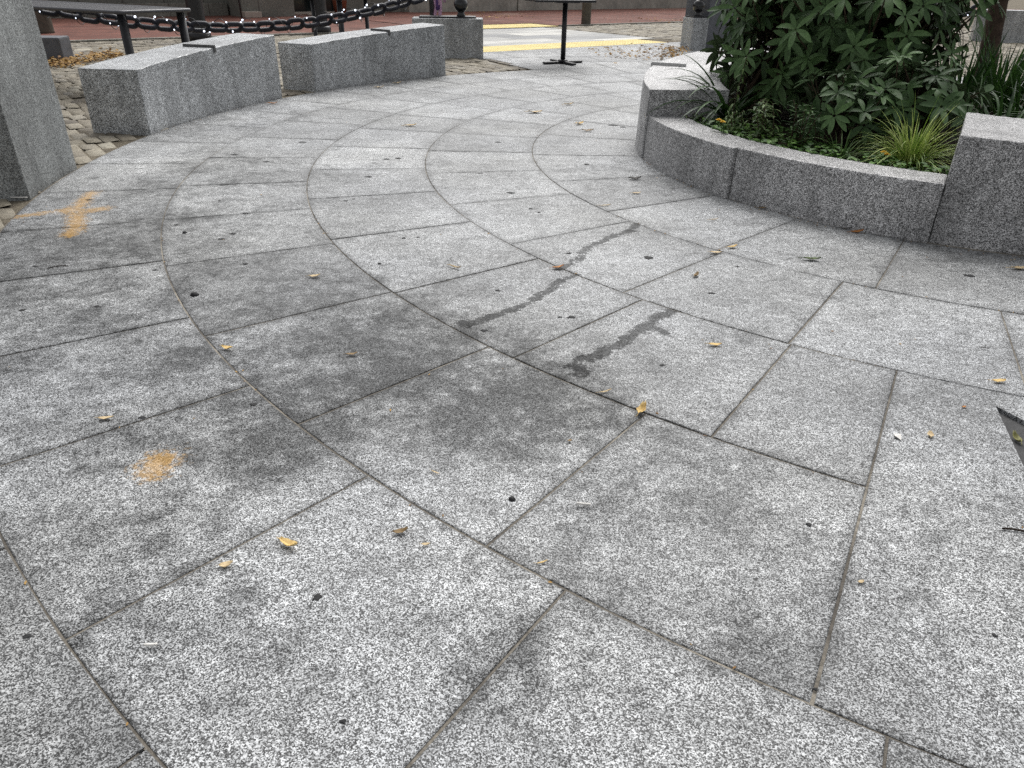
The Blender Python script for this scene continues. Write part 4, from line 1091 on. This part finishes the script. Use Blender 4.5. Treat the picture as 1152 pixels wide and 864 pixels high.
# trodden gum spots: flat, alike
random.seed(81)
GUM = [(357, 672, .014), (198, 253, .012), (262, 263, .02), (276, 297, .014), (175, 304, .014), (26, 349, .016), (247, 226, .012), (249, 269, .02), (276, 240, .02), (264, 174, .03),
       (389, 226, .014), (398, 224, .012), (435, 179, .03), (448, 178, .025), (415, 199, .03), (454, 268, .014), (470, 267, .012), (575, 217, .03), (606, 239, .014), (597, 235, .016),
       (640, 285, .016), (560, 327, .014), (545, 372, .016), (643, 357, .022), (630, 357, .014), (745, 411, .012), (800, 330, .02), (730, 290, .03), (910, 590, .01), (917, 776, .006),
       (1119, 715, .008), (250, 208, .02), (300, 182, .03), (340, 160, .035), (560, 160, .03), (690, 141, .05), (700, 143, .04), (660, 185, .025), (540, 195, .025), (1090, 310, .03),
       (30, 716, .01), (386, 812, .008), (160, 470, .012), (285, 455, .014), (40, 300, .016), (110, 345, .014), (100, 225, .02), (830, 300, .014)]
for px, py, r in GUM:
    r *= 1.3
    p = G(px, py); mb = MB(); n = 14; vs = [(0, 0, .0014)]
    for k in range(n):
        q = 6.283 * k / n; vs.append((r * .62 * math.cos(q) * random.uniform(.35, 1), r * .5 * math.sin(q) * random.uniform(.35, 1), .0012))
    for k in range(n):
        q = 6.283 * k / n; vs.append((vs[k + 1][0] * 1.25, vs[k + 1][1] * 1.25, .0))
    fs = [(0, 1 + k, 1 + (k + 1) % n) for k in range(n)] + [(1 + k, 1 + n + k, 1 + n + (k + 1) % n, 1 + (k + 1) % n) for k in range(n)]
    mb.add(vs, fs); o = mb.build('gum_spot', M['gum'], None, True); o.location = (p.x, p.y, .0008)
    tag(o, 'flat black trodden gum spot on the granite paving', 'gum spot', 'trodden gum spots')

random.seed(97); mb = MB()
spots = [pol(random.uniform(184, 262), 3.19 + abs(random.gauss(0, .05))) for _ in range(150)]
spots += [pol(random.uniform(133, 176), 8.50 - abs(random.gauss(0, .07))) for _ in range(110)]
spots += [pol(random.uniform(150, 250), RINGS[random.choice('EDCBA')] + random.gauss(0, .012)) for _ in range(160)]
spots += [Vector((random.uniform(-3, 3), random.uniform(1, 9), 0)) for _ in range(90)]
for p in spots:
    q = random.uniform(0, 6.28); l = random.uniform(.004, .013)
    leaf_strip(mb, Vector((p.x, p.y, .002)), Vector((math.cos(q), math.sin(q), .12)), Vector((random.gauss(0, .3), random.gauss(0, .3), 1)), l, l * random.uniform(.2, .6), .2, random.random(), 2, .1)
tag(mb.build('leaf_crumbs', M['dryleaf'], None, True), 'tiny dry leaf crumbs gathered in joints and at wall feet', 'leaf litter', kind='stuff')

# leaf litter drifts: uncountable
def litter(name, pts, n, spread, size, label, seed, hz=.03):
    random.seed(seed); mb = MB()
    for i in range(n):
        k = random.randrange(len(pts)); p = pts[k] + Vector((random.gauss(0, spread), random.gauss(0, spread), 0)); p.z = .006 + abs(random.gauss(0, hz))
        q = random.uniform(0, 6.28); l = size * random.uniform(.6, 1.3)
        leaf_strip(mb, p, Vector((math.cos(q), math.sin(q), random.uniform(-.1, .5))), Vector((random.gauss(0, .4), random.gauss(0, .4), 1)), l, l * .55, random.uniform(.0, .8), random.random(), 3, random.uniform(-.2, .3))
    tag(mb.build(name, M['dryleaf'], None, True), label, 'leaf litter', kind='stuff')
litter('leaf_drift', [G(70, 72), G(84, 71), G(98, 68), G(112, 65.5), G(124, 62.5), G(64, 75)], 520, .12, .06, 'brown leaf drift gathered behind the nearest bench', 91)
litter('leaf_pile', [G(757, 59), G(762, 57), G(754, 63)], 150, .10, .06, 'small orange leaf pile by the right gateway block', 92)
litter('leaf_scatter', [G(700, 62), G(720, 64), G(735, 66), G(715, 55), G(745, 53), G(690, 58), G(728, 60)], 190, .32, .055, 'scatter of small leaves on the plaza before the yellow strip', 93, .008)
litter('leaf_scatter', [G(775, 25), G(760, 23), G(745, 24)], 90, .5, .07, 'leaves scattered on the brick sidewalk behind the right gateway block', 94, .01)
litter('leaf_scatter', [G(550, 18), G(570, 19), G(545, 22), G(556, 15)], 120, .5, .08, 'pale leaves scattered on the bricks by the black board', 95, .01)

# ------------------------------------------------------------------ camera, light, world
cam = bpy.data.cameras.new('camera'); co = bpy.data.objects.new('camera', cam); link(co)
cam.sensor_width = 36; cam.lens = FPX / 1152 * 36; cam.clip_start = .05; cam.clip_end = 1000
c, s = math.cos(ROLL), math.sin(ROLL); cp, sp = math.cos(PITCH), math.sin(PITCH)
X = Vector((c, s * sp, s * cp)); Y = Vector((-s, c * sp, c * cp)); Zv = Vector((0, -cp, sp))
mw = Matrix((X, Y, Zv)).transposed().to_4x4(); mw.translation = Vector((0, 0, EYE)); co.matrix_world = mw
S.camera = co

SUN_EL, SUN_AZ = 52.0, 10.0       # azimuth: degrees clockwise from straight ahead
w = bpy.data.worlds.new('World'); S.world = w; w.use_nodes = True
nt = w.node_tree; bg = nt.nodes['Background']
sky = nt.nodes.new('ShaderNodeTexSky'); sky.sky_type = 'NISHITA'; sky.sun_disc = False
sky.sun_elevation = R_(SUN_EL); sky.sun_rotation = R_(SUN_AZ); sky.air_density = 1.0; sky.dust_density = 4.0; sky.ozone_density = 1.0
hs = nt.nodes.new('ShaderNodeHueSaturation'); hs.inputs['Saturation'].default_value = .12
nt.links.new(sky.outputs[0], hs.inputs['Color']); nt.links.new(hs.outputs[0], bg.inputs['Color']); bg.inputs['Strength'].default_value = .10
sd = bpy.data.lights.new('sun', 'SUN'); sd.energy = 1.5; sd.angle = R_(50); sd.color = (1.0, .985, .96)
so_ = bpy.data.objects.new('sun', sd); link(so_)
dirv = Vector((math.sin(R_(SUN_AZ)) * math.cos(R_(SUN_EL)), math.cos(R_(SUN_AZ)) * math.cos(R_(SUN_EL)), math.sin(R_(SUN_EL))))
so_.rotation_euler = dirv.to_track_quat('Z', 'Y').to_euler()
S.view_settings.view_transform = 'Standard'; S.view_settings.look = 'None'; S.view_settings.exposure = 0.56; S.view_settings.gamma = 1
S.view_settings.use_curve_mapping = False
S.cycles.max_bounces = 6; S.cycles.use_denoising = False
